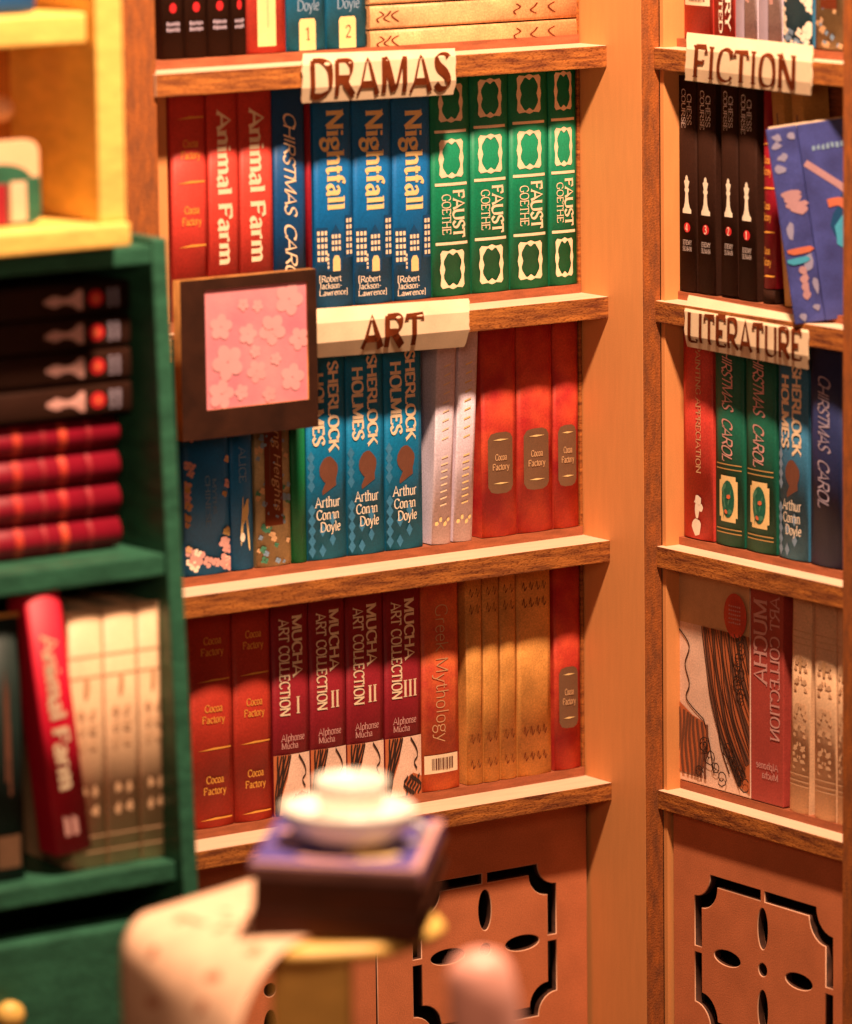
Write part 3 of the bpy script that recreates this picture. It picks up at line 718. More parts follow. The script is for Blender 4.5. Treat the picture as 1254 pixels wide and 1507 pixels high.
# row 3
b3 = B[3]
for k, (a, b) in enumerate(((-6.08, -5.45), (-5.446, -4.876))):
    c, w_ = cen(a, b); Z = zf((313, 373)[k], b3); dz = (0, -10)[k]
    banded((c, 0, b3), w_, O3, ['left', 'right'][k]+' of two rust-red books with thin gold bands on the bottom shelf', 'rust-red banded books', 2.72, 'oxide', (Z(1003+dz), Z(1104+dz), Z(1207+dz)), (Z(950+dz), Z(1050+dz), Z(1155+dz)), name='gilt_banded_book', bulge=.05)
for k, (a, b) in enumerate(((-4.872, -4.315), (-4.31, -3.76), (-3.755, -3.18), (-3.172, -2.60))):
    c, w_ = cen(a, b); artbook((c, 0, b3), w_, O3, ['leftmost maroon art book, volume one, on the bottom shelf', 'second maroon art book from the left on the bottom shelf', 'third maroon art book, to the left of volume three', 'maroon art book marked with numeral III, beside the orange one'][k], 'maroon art books', ('I', 'II', 'II', 'III')[k], (lambda q, Zk=zf((429, 484, 539, 594)[k], b3), dz=(0, -9, -17, -25)[k]: Zk(q+dz)))
c, w_ = cen(-2.597, -2.01); Z = zf(650, b3)
t, s = plainbook('orange_book', (c, 0, b3), w_, 2.72, 'orange', O3, 'orange book with a thin pale title and a barcode near its foot')
title(t, s, 'Greek Mythology', -.28, .36, Z(1092), Z(888), M['tan_ink'], thick=.5, thin=.42, serif=False)
barcode(t, s, -.9, .86, Z(1137), Z(1110))
for k, (a, b) in enumerate(((-1.905, -1.642), (-1.636, -1.374), (-1.366, -1.104), (-1.096, -.55))):
    c, w_ = cen(a, b)
    t, s = plainbook('tan_book', (c, 0, b3-.01*(k == 3)), w_, 2.72, 'tan', O3, ['leftmost slim tan book on the bottom shelf', 'middle slim tan book on the bottom shelf', 'right slim tan book against the wide tan one', 'wide tan book with brown handwriting, beside the red plaque book'][k], 'tan books', bulge=.025)
    L = []; r = random.Random(k+5); n_ = 2 if k < 3 else 4
    for vb, sc in ((2.50, 1), (2.28, 1.2), (.58, 1.2), (.25, 1.)):
        for i in range(n_):
            u = -.75+1.5*(i+.2)/n_; pts = [(u, vb), (u+.18*2/n_, vb+.07*sc), (u+.25*2/n_, vb-.03), (u+.5*2/n_, vb+.06*sc*r.random())]
            L.append(ribbon(smooth_pts(pts, 3), .035, .02, .3))
    decal('handwriting', L, M['brown_ink'], t, s)
c, w_ = cen(-.50, -.062)
plaqued((c, 0, b3), w_, O3, 'red book with a brown plaque at the right end of the bottom left shelf', None, zf(838, b3), c=1025)

# ------------------------------------------------------------------ books on the right bookcase
def RL(a, z): return (0.5, -a, z)
# row 0
t, s = plainbook('barcoded_red_book', RL(1.78, b0), .60, 2.8, 'red', RROT, 'red book with a barcode label, first on the top right shelf'); barcode(t, s, -.9, .8, .42, .70)
t, s = plainbook('scarlet_book', RL(2.30, b0), .44, 2.8, 'red', RROT, 'scarlet book with vertical white lettering above the label on the top right shelf'); 
title(t, s, 'ILLUSTRATED', -.3, .05, .1, 1.6, M['white_ink'], thick=1.5); title(t, s, 'HISTORY', .3, .7, .15, 1.4, M['white_ink'], thick=1.5)
for k, a in enumerate((2.745, 3.215)):
    t, s = plainbook('pale_lilac_book', RL(a, b0), .45 if k == 0 else .48, 2.8, 'lilac', RROT, ['left', 'right'][k]+' of the two pale lilac books on the top right shelf', 'upright lilac books')
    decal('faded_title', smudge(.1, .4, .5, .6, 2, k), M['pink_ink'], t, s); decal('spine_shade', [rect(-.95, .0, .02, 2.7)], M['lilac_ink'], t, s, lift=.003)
t, s = plainbook('blossom_book', RL(3.76, b0), .58, 2.8, 'sky', RROT, 'blue book with white blossoms on the top right shelf')
florals(t, s, lambda r: (r.choice((-.9, -.8, .6, .8, .95)), r.uniform(.1, .9)), (('white_ink', 13, .07),), 9); florals(t, s, lambda r: (r.uniform(-.9, .9), r.uniform(.02, .2)), (('bluish_ink', 9, .05), ('white_ink', 7, .05)), 8)
t, s = plainbook('speckled_book', RL(4.38, b0), .58, 2.8, 'floraltan', RROT, 'speckled tan book with a brown title block, last on the top right shelf')
florals(t, s, lambda r: (r.uniform(-.9, .9), r.uniform(.05, .8)), (('bluish_ink', 8, .04), ('tan_ink', 10, .05)), 12); decal('title_strip', [rect(-.5, .55, .50, 2.5)], M['brown_ink'], t, s, lift=.012)
# row 1
g = 'black numbered books on the right bookcase'
for k, (a, b, n_) in enumerate(((1.375, 1.75, 4), (1.755, 2.14, 3), (2.24, 2.585, 2), (2.59, 2.97, 1))):
    c, w_ = cen(a, b); chess(RL(c, b1+(0, 0, .02, 0)[k]), w_, RROT, ('leftmost black book with a white chess king, red disc reading 4', 'second black chess book from the left, red disc reading 3', 'third black chess book, after the small gap, red disc reading 2', 'rightmost standing black chess book, its red disc reading 1')[k], g, n_)
t, s = banded(RL(3.18, b1+.18), .26, RROT, 'slim dark red book with gold bands between the black books and the leaning ones', None, 2.55, 'crimson', (.15, .70, 1.25, 1.80), (.42, .98, 1.55), name='slim_banded_book')
t, s = plainbook('footstool_block', RL(3.18, b1), .25, .17, 'black', RROT, 'small black block under the slim dark red book', cat='block')
for k, a in enumerate((3.63, 4.02)):
    t, s = plainbook('ochre_book', (.5, -a, b1), .24, 2.86, 'ochre', (0, -.10, -math.pi/2), ['left', 'right'][k]+' of two slim ochre books leaning behind the tilted blue book', 'leaning ochre books', bulge=.02)
    decal('spine_line', [rect(-.12, .12, 1.0, 2.4)], M['umber_ink'], t, s)
# row 2
c, w_ = cen(1.425, 2.045); Z = zfR(1024, b2)
t, s = plainbook('red_book', RL(c, b2), w_, 2.8, 'red', RROT, 'red book with narrow cream title and white vase shape, under the lower right label')
title(t, s, 'OIL PAINTING APPRECIATION', .0, .30, Z(696), Z(478), M['tan_ink'], thick=1.1)
decal('vase_print', [ell(0, Z(775), .30, .11, 14, .12, 1), ell(.05, Z(750), .14, .11, 12, .1, 2), ell(.1, Z(735), .24, .06, 12, .3, 3), ell(.3, Z(745), .16, .05, 10, .3, 4)], M['white_ink'], t, s)
for k, (a, b, px) in enumerate(((2.089, 2.684, 1071), (2.716, 3.327, 1118))):
    c, w_ = cen(a, b); Z = zfR(px, b2)
    christmas(RL(c, b2), w_, RROT, ['left', 'right'][k]+' of the two dark green books with gold holly plaques', 'dark green holly books', 2.78, 'deepgreen', True, 'pink_ink', v=(1.10, 2.62))
c, w_ = cen(3.37, 3.961)
detective(RL(c, b2), w_, RROT, 'single blue book with a brown cameo on the right bookcase', None, (lambda q, Zk=zfR(1165, b2): Zk(q+14)), 'sky')
c, w_ = cen(4.0, 4.62)
christmas(RL(c, b2), w_, RROT, 'dark indigo handwritten book in the shadow of the right post', None, 2.78, 'indigo', False, 'lilac_ink', v=(.75, 2.4))
# row 3: a big art book turned to show its cover and its mirrored spine
a0, a1, a2 = 1.335, 2.838, 3.498
t = empty('cover_out_art_book', RL((a0+a2)/2, b3), RROT, label='large art book showing a cream cover with sweeping auburn lines beside its maroon spine', cat='book')
o0 = (a0+a2)/2
box('cover', a0-o0, a1-o0-.004, .0, .40, 0, 2.78, M['coverart'], t, bev=.012)
box('spine', a1-o0, a2-o0, -.002, .40, 0, 2.78, M['brickred'], t, bev=.015)
flat = lambda u, v: (u, -.002, v)
Zc = zfR(1050, b3); x0, x1 = a0-o0+.01, a1-o0-.01
top = Zc(925)
decal('ground_panel', [rect(x0, x1, top, 2.76)], M['tan_ink'], t, flat, lift=.004)
LA = [(.34, 1), (.40, .78), (.47, .55), (.60, .32), (.86, .05)]; RA = [(1.02, 1), (1.05, .93), (1.08, .88), (1.12, .84), (1.16, .80)]
def sweep(f, k=0):      # locks falling from the top and swinging out to the right
    pts = [(a[0]+(b[0]-a[0])*f+.012*math.sin(3*n_+k), a[1]+(b[1]-a[1])*(f**1.6)) for n_, (a, b) in enumerate(zip(LA, RA))]
    return [(x0+(x1-x0)*a, .02+(top-.02)*b) for a, b in smooth_pts(pts, 6)]
reg = sweep(0)+[(x1, .05), (x1, top)]
decal('art_locks', clip([[reg]], x0, x1, .02, top), M['auburn_ink'], t, flat, lift=.006)
decal('art_locks', clip([ribbon(sweep(f/6+.04, f), .085, .05, .3, (.5, 1.2)) for f in range(0, 6)], x0, x1, .02, top), M['umber_ink'], t, flat, lift=.010)
decal('art_lines', clip([ribbon(sweep(f/20, f*1.7), .016, .010, .3) for f in range(21)], x0, x1, .02, top), M['black_ink'], t, flat, lift=.017)
lw = (x1-x0)
lowreg = [(x0, .12), (x0, top*.50), (x0+lw*.20, top*.43), (x0+lw*.38, top*.40), (x0+lw*.45, top*.25), (x0+lw*.30, .12)]
decal('art_locks', [[lowreg]], M['auburn_ink'], t, flat, lift=.007)
low = [ribbon([(x0+.02+lw*.055*i+.03*math.sin(j+i), top*.46-.02*i-j*.15) for j in range(7)], .05, .025, .3) for i in range(8)]
decal('art_lines', clip(low, x0, x0+lw*.46, .10, top*.5), M['umber_ink'], t, flat, lift=.013)
decal('art_lines', clip([ribbon(smooth_pts([(x0+lw*a, top*b) for a, b in pp_]), .022, .014, .3) for pp_ in (((.02, .95), (.16, .86), (.10, .74), (.16, .62), (.12, .52), (.36, .42)), ((.36, .42), (.44, .28), (.50, .10)), ((.55, .45), (.60, .28), (.72, .12)))], x0, x1, .02, top), M['black_ink'], t, flat, lift=.010)
curl = []
for i in range(9):
    cx_, cz_, r_ = x0+.45+.12*i, .18+.12*((i*7) % 4), .09+.03*(i % 3)
    curl.append(ribbon([(cx_+r_*(1-j/16)*math.cos(j*.7+i), cz_+r_*(1-j/16)*math.sin(j*.7+i)) for j in range(13)], .02, .014, .3))
for i in range(6):
    cx_, cz_, r_ = x1-.16-.06*(i % 2), 1.3+.16*i, .12
    curl.append(ribbon([(cx_+r_*(1-j/16)*math.cos(j*.7+i), cz_+r_*(1-j/16)*math.sin(j*.7+i)) for j in range(13)], .02, .014, .3))
decal('art_curls', clip(curl, x0, x1, .02, top), M['black_ink'], t, flat, lift=.026)
decal('seal', [ell(x0+(x1-x0)*.82, Zc(898), .235, .29, 26)], M['brick'], t, flat, lift=.028)
for i in range(5): decal('seal_lettering', smudge(x1-.40, x1-.14, Zc(886+6*i), Zc(883+6*i), 6, i), M['pink_ink'], t, flat, lift=.034)
sx0, sx1 = a1-o0, a2-o0; wsp = sx1-sx0; Zs = zfR(1129, b3)
flat2 = lambda u, v: (u, -.002, v)
title(t, flat2, 'MUCHA', sx0+.12*wsp, sx0+.52*wsp, Zs(1008), Zs(884), M['pink_ink'], orient='m', thick=1.3)
title(t, flat2, 'ART COLLECTION', sx0+.62*wsp, sx0+.90*wsp, Zs(1088), Zs(876), M['pink_ink'], orient='m', thick=1.1)
title(t, flat2, 'Alphonse', sx0+.18*wsp, sx0+.85*wsp, Zs(1132), Zs(1122), M['pink_ink'], orient='hm', name='author_name')
title(t, flat2, 'Mucha', sx0+.35*wsp, sx0+.85*wsp, Zs(1146), Zs(1136), M['pink_ink'], orient='hm', name='author_name')
for k, (a, b, tl) in enumerate(((3.60, 3.99, .028), (4.10, 4.53, 0), (4.545, 4.80, 0))):
    c, w_ = cen(a, b)
    t, s = plainbook('cream_ornamented_book', RL(c, b3-.02), w_, 2.74, 'peachcream', (0, tl, -math.pi/2), ['slim cream ornamented book between two dark gaps on the bottom right shelf', 'wider cream ornamented book near the right post', 'cream ornamented book half hidden by the right post'][k], 'cream ornamented books', bulge=.015)
    decal('rules', [rect(-.95, .95, q, q+.012) for q in (.36, .42, .50, 2.18, 2.26, 2.34)], M['oat_ink'], t, s)
    L = []
    for q, sz in ((1.95, .10), (1.7, .09), (1.35, .13), (1.1, .10), (.85, .10), (.68, .07)):
        for sg in (-1, 1): L.append(ell(sg*.36, q, .22, sz*.45, 14, .4, q)); L.append(ell(sg*.5, q-.09, .16, sz*.25, 10, .4, q+1)); L.append(ell(sg*.12, q+.05, .09, sz*.3, 10, .4, q+2))
    decal('scroll_ornament', L, M['oat_ink'], t, s, lift=.008)
    decal('crest', [ell(0, 1.93, .17, .09, 12, .3, 5)], M['tan_ink'], t, s, lift=.012)

# ------------------------------------------------------------------ paper labels over the shelf fronts
def label_(name, rows, plane, s_, box_, lab, weight, nib=.55, thin=.35, serif=False, jitter=.3):
    """rows: (left px, right px, plane offset) from the top edge down"""
    f = (lambda p, o: onY(p[0], p[1], o)) if plane == 'L' else (lambda p, o: onX(p[0], p[1], o))
    P = [(f(a, o), f(b, o)) for a, b, o in rows]
    base = (P[-1][0]+P[-1][1])/2
    rot = (0, 0, 0) if plane == 'L' else RROT
    t = empty(name, base, rot, label=lab, cat='shelf label', group='handwritten paper shelf labels')
    Mi = (Matrix.Translation(base) @ (Matrix.Rotation(rot[2], 4, 'Z'))).inverted()
    Q = [(Mi @ a, Mi @ b) for a, b in P]
    # smooth the rows a little: subdivide between folds, keep folds crisp
    rowsv = []
    for i in range(len(Q)-1):
        for j in range(4):
            k = j/4; rowsv.append((Q[i][0].lerp(Q[i+1][0], k), Q[i][1].lerp(Q[i+1][1], k)))
    rowsv.append(Q[-1])
    n = 12; V = []; Fc = []; r = random.Random(s_)
    for (a, b) in rowsv:
        e0 = r.uniform(-.012, .012); e1 = r.uniform(-.012, .012)
        for i in range(n+1):
            p = a.lerp(b, i/n); p = p.copy()
            if i == 0: p.x += e0
            if i == n: p.x += e1
            V.append(p)
    m_ = len(rowsv)
    for j in range(m_-1):
        for i in range(n): q = j*(n+1)+i; Fc.append((q, q+n+1, q+n+2, q+1))
    o = mesh('paper', V, Fc, M['paper'], t)
    md = o.modifiers.new('thickness', 'SOLIDIFY'); md.thickness = .018; md.offset = -1 if plane == 'x' else 1
    md.offset = -1
    # surface under the lettering: piecewise along rows
    def surf(u, v):       # u 0..1 across, v 0 bottom .. 1 top
        x = (1-v)*(m_-1); j = min(m_-2, max(0, int(x))); k = x-j
        a = rowsv[j][0].lerp(rowsv[j+1][0], k); b = rowsv[j][1].lerp(rowsv[j+1][1], k)
        p = a.lerp(b, u); return (p.x, p.y, p.z)
    wd = text(s_, gap=.5)[1]; chars = []
    for i, ch in enumerate(s_):
        off = text(s_[:i], gap=.5)[1] if i else 0
        l1 = text(ch, thick=weight*(1+.12*math.sin(i*2.3+1)), thin=thin, nib=nib, serif=serif, jitter=jitter, gap=.5)[0]
        chars.append([[[(a+off, b) for a, b in pg] for pg in L1] for L1 in l1])
    # cut strokes fine so that they follow the folds
    for lay in chars:
        fine = []
        for L in lay:
            o2 = []
            for pg in L:
                if len(pg) == 4:
                    A, B_, C, D = pg; k = 14 if len(L) < 3 else 3
                    for i in range(k):
                        l = lambda p, q, t_: (p[0]+(q[0]-p[0])*t_, p[1]+(q[1]-p[1])*t_)
                        o2.append([l(A, B_, i/k), l(A, B_, (i+1)/k), l(D, C, (i+1)/k), l(D, C, i/k)])
                else: o2.append(pg)
            fine.append(o2)
        decal('letter', place(fine, wd, box_, 'h'), M['label_ink'], t, surf, lift=.015)
    return t
yf = -DL
label_('paper_label', [((445, 79), (669, 71), -.42), ((445, 96.5), (671, 82.5), -.60), ((446, 130), (671, 118), -.625), ((444, 152), (668, 139), -.56)], 'L', 'DRAMAS', (.04, .975, .12, .78), 'curled paper label lettered DRAMAS on the top left shelf edge', 1.8, .85, .4)
label_('paper_label', [((462, 454.5), (690.5, 439), -.40), ((462, 477), (691, 459), -.60), ((462, 506), (691, 485), -.62), ((462, 527), (684, 510.5), -.52)], 'L', 'ART', (.30, .71, .13, .74), 'folded paper label lettered ART, half behind the pink picture', 2.1, .7, .45)
label_('paper_label', [((1011, 47.5), (1196, 67), .36), ((1010.5, 72), (1194.5, 92), .165), ((1008.5, 100), (1194, 122), .15), ((1008, 118), (1193.5, 140.5), .18)], 'R', 'FICTION', (.07, .90, .12, .77), 'torn paper label lettered FICTION on the top right shelf edge', 1.5, .35, .55, serif=True)
label_('paper_label', [((1014, 434), (1189, 467), .34), ((1008, 458), (1189, 490), .165), ((1007.5, 493), (1189, 524), .15), ((1012, 510), (1189, 544), .20)], 'R', 'LITERATURE', (.03, .965, .19, .70), 'paper label lettered LITERATURE, its corner under the tilted blue book', 1.85, .5, .4)

# ------------------------------------------------------------------ pink picture in a dark frame, standing off the left bookcase
yp = -.76
c4 = [onY(264, 413, yp), onY(466, 397, yp), onY(468, 628, yp), onY(270, 650, yp)]
px0 = (c4[0].x+c4[3].x)/2; px1 = (c4[1].x+c4[2].x)/2; pz1 = (c4[0].z+c4[1].z)/2; pz0 = (c4[2].z+c4[3].z)/2
i4 = [onY(301, 428, yp), onY(453, 413, yp), onY(454, 589, yp), onY(305, 603, yp)]
ix0 = (i4[0].x+i4[3].x)/2; ix1 = (i4[1].x+i4[2].x)/2; iz1 = (i4[0].z+i4[1].z)/2; iz0 = (i4[2].z+i4[3].z)/2
PF = empty('framed_picture', ((px0+px1)/2, yp, pz0), label='square pink blossom picture in a dark brown frame hung before the left bookcase', cat='picture frame')
a, b = PF.location.x, PF.location.z
o = curve_plate('frame', [[(px0-a, 0), (px1-a, 0), (px1-a, pz1-b), (px0-a, pz1-b)], [(ix0-a, iz0-b), (ix1-a, iz0-b), (ix1-a, iz1-b), (ix0-a, iz1-b)]], .16, [M['frame'], M['framesplit']], PF)
for p in o.data.polygons: p.material_index = 1 if abs(p.normal.y) < .5 else 0
o.location.y = .08
box('picture', ix0-a-.02, ix1-a+.02, .03, .06, iz0-b-.02, iz1-b+.02, M['pinkprint'], PF, bev=0)
r = random.Random(4); L = []
def flower(cx, cz, r_, k0):
    out = []
    for k in range(5):
        an = k*2*math.pi/5+k0; out.append(ell(cx+r_*.55*math.cos(an), cz+r_*.55*math.sin(an), r_*.5, r_*.42, 12, 0, 0, an))
    return out
W_, H_ = ix1-ix0, iz1-iz0
for fx, fz, fr in ((.83, .86, .20), (.38, .85, .08), (.52, .83, .08), (.66, .62, .19), (.92, .52, .14), (.42, .60, .13), (.16, .68, .16), (.49, .45, .08), (.69, .37, .08), (.50, .28, .14), (.22, .38, .22), (.85, .20, .17), (.15, .12, .18), (.62, .08, .10), (.35, .12, .1)):
    L += flower(ix0-a+fx*W_, iz0-b+fz*H_, fr*1.0, fx*9)
decal('blossoms', clip(L, ix0-a, ix1-a, iz0-b, iz1-b), M['pinkpale'], PF, lambda u, v: (u, .03, v), lift=.004)

# ------------------------------------------------------------------ tilted blue book standing out of the right bookcase
bp = onX(1170, 478, .12)
wd_ = Vector((.72, -.69, 0)).normalized(); upv = Vector((0, 0, 1)); fw = upv.cross(wd_) ; fw = -wd_.cross(upv)*-1
th = math.radians(8.5)
fw = Vector((-wd_.y, wd_.x, 0))          # into the shelf
X_ = (wd_*math.cos(th)+upv*math.sin(th)*1.0); Z_ = (upv*math.cos(th)-wd_*math.sin(th))
mt = Matrix((X_, fw, Z_)).transposed().to_4x4(); mt.translation = bp
TB = empty('tilted_blue_book', label='violet-blue picture book tilted out over the second right shelf', cat='book'); TB.matrix_world = mt
bw, bh, sw = 1.10, 2.42, .38
box('front_cover', sw, bw, 0, .03, 0, bh, M['royal'], TB, bev=.01)
box('spine', 0, sw-.003, -.012, .05, 0, bh, M['royal'], TB, bev=.02)
box('pages', .03, bw-.03, .052, .20, .03, bh+.012, M['pages'], TB, bev=0)
fs = lambda u, v: (u, -.012, v)
L = [ell(.08+.2*r.random(), v, .06, .05, 9, .3, v) for v in (2.3, 2.2, 2.05, 1.92)]; decal('blossom_print', L+[ell(.3, 2.3, .05, .05, 8, .2, 3)], M['dusk_ink'], TB, fs)
decal('blossom_print', [ell(.18+.03*i, 1.6-.07*i, .12, .05, 9, .3, i) for i in range(4)]+[ell(.2, .35+.1*i, .05, .06, 8, .2, i) for i in range(4)], M['rosegrey_ink'], TB, fs)
decal('spine_print', [ell(.12, 1.15, .05, .1, 9, .3, 1), ell(.28, .75, .05, .12, 9, .3, 2), ell(.33, .45, .04, .1, 9, .3, 3), ell(.12, .08, .05, .05, 9, .3, 3), ell(.3, .18, .05, .04, 9, .3, 3)], M['dusk_ink'], TB, fs)
decal('spine_print', [ell(.2, .90, .14, .05, 9, .3, 2)], M['dullcoral_ink'], TB, fs, lift=.012)
decal('spine_print', [ell(.16, .78, .12, .05, 9, .3, 2)], M['cyan_ink'], TB, fs, lift=.014)
fc = lambda u, v: (u, 0, v)
decal('brush_stroke', [ribbon([(.42, 1.95), (.80, 1.62), (.95, 1.45)], .09, .07, 0)], M['rosegrey_ink'], TB, fc, lift=.005)
decal('cover_shape', [ell(.92, 1.15, .28, .36, 16, .12, 5)], M['deepblue_ink'], TB, fc, lift=.004)
decal('cover_shape', [ell(.88, 1.02, .22, .26, 16, .15, 6)], M['cyan_ink'], TB, fc, lift=.007)
decal('cover_shape', [ribbon(smooth_pts([(.62, 1.42), (.78, 1.42), (.92, 1.28), (1.1, 1.25)]), .12, .1, 0)], M['dullcoral_ink'], TB, fc, lift=.010)
decal('cover_shape', [ell(.98, 1.48, .10, .13, 12, .1, 5)], M['dusk_ink'], TB, fc, lift=.014)
decal('cover_title', smudge(.52, 1.1, 2.08, 2.16, 10, 3), M['bluish_ink'], TB, fc, lift=.005)
for s_, v in (('TH', .62), ('ORC', .38)):
    lay, wd = text(s_, thick=1.3); decal('cover_title', place(lay, wd, (.80, 1.1, v, v+.15)), M['rosegrey_ink'], TB, fc, lift=.005)

# ------------------------------------------------------------------ green bookcase in the left foreground
YG = -4.1
def gx(u, v, Y=YG): p = onY(u, v, Y); return p
p1 = gx(245, 352); p2 = gx(290, 1300)
GB = empty('green_bookcase', (gx(100, 1300).x, YG+1.4, -13.9), label='dark green painted bookcase in the left foreground with a drawer at its foot', cat='bookcase')
def addG(o): o.parent = GB; o.matrix_parent_inverse = Matrix.Translation(-GB.location); return o
xR = gx(247, 400).x; xRi = gx(224, 400).x; xl = xR-4.6
dep = 3.0
# side board: its front edge slopes forward toward the foot
zt_ = gx(245, 350).z; zb_ = -13.9
slope = .42/8.0
V = []; Fc = []
def side(x0, x1):
    bm = bmesh.new(); q = []
    for x in (x0, x1):
        for (y, z) in ((YG, zt_), (YG-slope*(zt_-zb_), zb_), (YG+dep, zb_), (YG+dep, zt_)): q.append(bm.verts.new((x, y, z)))
    bm.faces.new(q[:4][::-1]); bm.faces.new(q[4:])
    for i in range(4): j = (i+1) % 4; bm.faces.new((q[i], q[j], q[4+j], q[4+i]))
    bmesh.ops.recalc_face_normals(bm, faces=bm.faces)
    bmesh.ops.bevel(bm, geom=list(bm.edges), offset=.03, segments=3, affect='EDGES', profile=.6)
    return frombm('side_board', bm, M['gpaint'])
addG(side(xRi, xR)); addG(side(xl, xl+.2))
tz = gx(100, 400).z
addG(box('top_board', xl, xR-.01, YG+.02, YG+dep-.01, tz-.0, tz+.22, M['gpaint'], bev=.03))
addG(box('back_panel', xl+.1, xR-.1, YG+dep-.1, YG+dep-.02, zb_, zt_-.1, M['gpaint'], bev=0))
def gshelf(u, v0, v1, nm='shelf'):
    z1 = gx(u, v0, YG-.1).z; z0 = gx(u, v1, YG-.1).z
    addG(box(nm, xl+.2, xRi-.004, YG-.06-slope*(zt_-z1)*.5, YG+dep-.1, z0, z1, M['gpaint'], bev=.03)); return z1
gs1 = gshelf(120, 829, 862); gs2 = gshelf(180, 1275, 1305)
dz1 = gx(100, 1376, YG-.3).z
addG(box('drawer', xl+.22, gx(236, 1400, YG-.3).x, YG-.34, YG+.2, zb_+.1, dz1, M['gpaint'], bev=.04))
kn = lathe('drawer_knob', [(.02, 0), (.10, .02), (.12, .08), (.17, .16), (.17, .24), (.10, .30), (.02, .32)], M['ypaint'], None, 24); kn.rotation_euler = (math.pi/2, 0, 0); kn.location = gx(2, 1490, YG-.34); addG(kn)
# books lying in a pile
yb = YG+.42
zz = gs1+.01; hr = (gx(100, 768).z-gx(100, 817).z)
xe = gx(180, 760, yb).x; M['crimson'] = mat('print_deep_crimson', (.24, .004, .018), .5, .07, 2.5, .1, 42, .06)
LAY = (0, -math.pi/2, 0)
for k in range(4):
    t, s = book('crimson_book', (xe, yb, zz+hr/2+k*(hr+.004)), hr-.02, 2.8, M['crimson'], ['lowest', 'second lowest', 'third lowest', 'topmost'][k]+' of the four crimson books lying in the green bookcase', 'crimson books lying flat', rot=LAY, bulge=.10, d=1.9)
    decal('gilt_band', [rect(-.9, .9, q, q+.10) for q in (.70, 1.30)], M['brick'], t, s)
    decal('faded_band', [rect(-.9, .9, q, q+.06) for q in (.38, .98, 1.6)], M['maroon'], t, s)
    t.location.x = xe
zz += 4*(hr+.004)+.02; hb = gx(100, 540).z-gx(100, 590).z; xe2 = gx(190, 560, yb).x
for k in range(4):
    t, s = book('black_book', (xe2, yb-.06, zz+hb/2+k*(hb+.004)), hb-.02, 2.8, M['black'], ['lowest', 'second lowest', 'third lowest', 'topmost'][k]+' of the four black books lying on the crimson ones', 'black books lying flat', rot=LAY, bulge=.02, d=1.9)
    z = .62; half = [(.62, 0), (.62, .06), (.42, .10), (.22, .17), (.18, .26), (.34, .34), (.34, .40), (.20, .44), (.12, .50)]
    decal('king_piece', [[[(a_, z+b_) for a_, b_ in half]+[(-a_, z+b_) for a_, b_ in half[::-1]]]], M['pink_ink'], t, s)
    decal('number_disc', [ell(0, .45, .50, .10, 18)], M['red_ink'], t, s)
    decal('number', [rect(-.2, .2, .42, .48)], M['coral_ink'], t, s, lift=.012)
    for q in (.24, .15): decal('author_name', smudge(-.6, .6, q, q+.06, 6, k), M['lilac_ink'], t, s)
# books standing on the lower green shelf
yb2 = YG+.02
h_ = gx(230, 885, yb2).z-gs2
for k, (u0, u1) in enumerate(((104, 155), (155.5, 205), (205.5, 249))):
    a = gx(u0, 1100, yb2).x; b = gx(u1, 1100, yb2).x; c, w_ = cen(a, b)
    t, s = book('cream_ornamented_book', (c, yb2, gs2+.005), w_, h_, M['peachcream'], ['left', 'middle', 'right'][k]+' of the three cream ornamented books in the green bookcase', 'cream books in the green bookcase', d=1.2, bulge=.012)
    decal('rules', [rect(-.95, .95, q*h_, q*h_+.015) for q in (.06, .12, .74, .82)], M['oat_ink'], t, s)
    decal('scroll_ornament', [ell(sg*.34, q*h_, .20, .06, 12, .35, q*sg) for sg in (-1, 1) for q in (.22, .30, .48, .54, .60)], M['oat_ink'], t, s, lift=.008)
    decal('crest', [ell(0, .70*h_, .14, .12, 14, .2, 5)], M['tan_ink'], t, s, lift=.012)
a = gx(112, 1255, YG-.12)
t, s = animal((a.x, a.y, a.z), .46, (0, -math.radians(6.6), 0), 'bright red paperback leaning against the cream books in the green bookcase', None, 3.02, 'scarlet', .75)
decal('author_name', smudge(-.5, .4, .2, .55, 2, 4), M['pink_ink'], t, s)
a = gx(14, 1290, YG+.05)
t, s = book('dark_green_book', (a.x, a.y, gs2+.005),   .46, 3.0, mat('print_blackish_green', (.010, .022, .018), .5, .1, 3, .1, 42), 'blackish green book with a small gold plate, at the far left of the green bookcase', None, d=1.4)
decal('faded_title', smudge(-.1, .3, .9, 2.4, 2, 6)+smudge(-.1, .3, 1.2, 2.2, 1, 2), M['umber_ink'], t, s); decal('gold_plate', [rect(-.6, .7, .15, .52)], M['mute_ink'], t, s)
box('tan_edge', -.22, .22, .02, .06, 2.99, 3.04, M['tan'], t, bev=0)

# ------------------------------------------------------------------ yellow bookcase standing on the green one
YY = -4.35
hx = lambda u, v, Y=YY: onY(u, v, Y)
yz0 = tz+.222
YB = empty('yellow_bookcase', (hx(60, 370).x-1, YY+1, yz0), label='yellow painted open bookcase standing on top of the green one', cat='bookcase')
def addY(o): o.parent = YB; o.matrix_parent_inverse = Matrix.Translation(-YB.location); return o
xr = hx(184, 200).x; xri = hx(144, 200).x; zb1 = hx(100, 333).z; zb0 = hx(100, 369).z
yz0 = zb0
xe_ = hx(187, 340).x
addY(box('bottom_board', xe_-4.4, xe_, YY-.10, YY+2.5, max(zb0, tz+.224), zb1, M['ypaint'], bev=.05, seg=3))
addY(box('side_post', xri, xr, YY, YY+2.4, zb1+.002, 3.4, M['ypaint'], bev=.03))
zs1 = hx(80, 20, YY+.2).z; zs0 = hx(80, 66, YY+.2).z
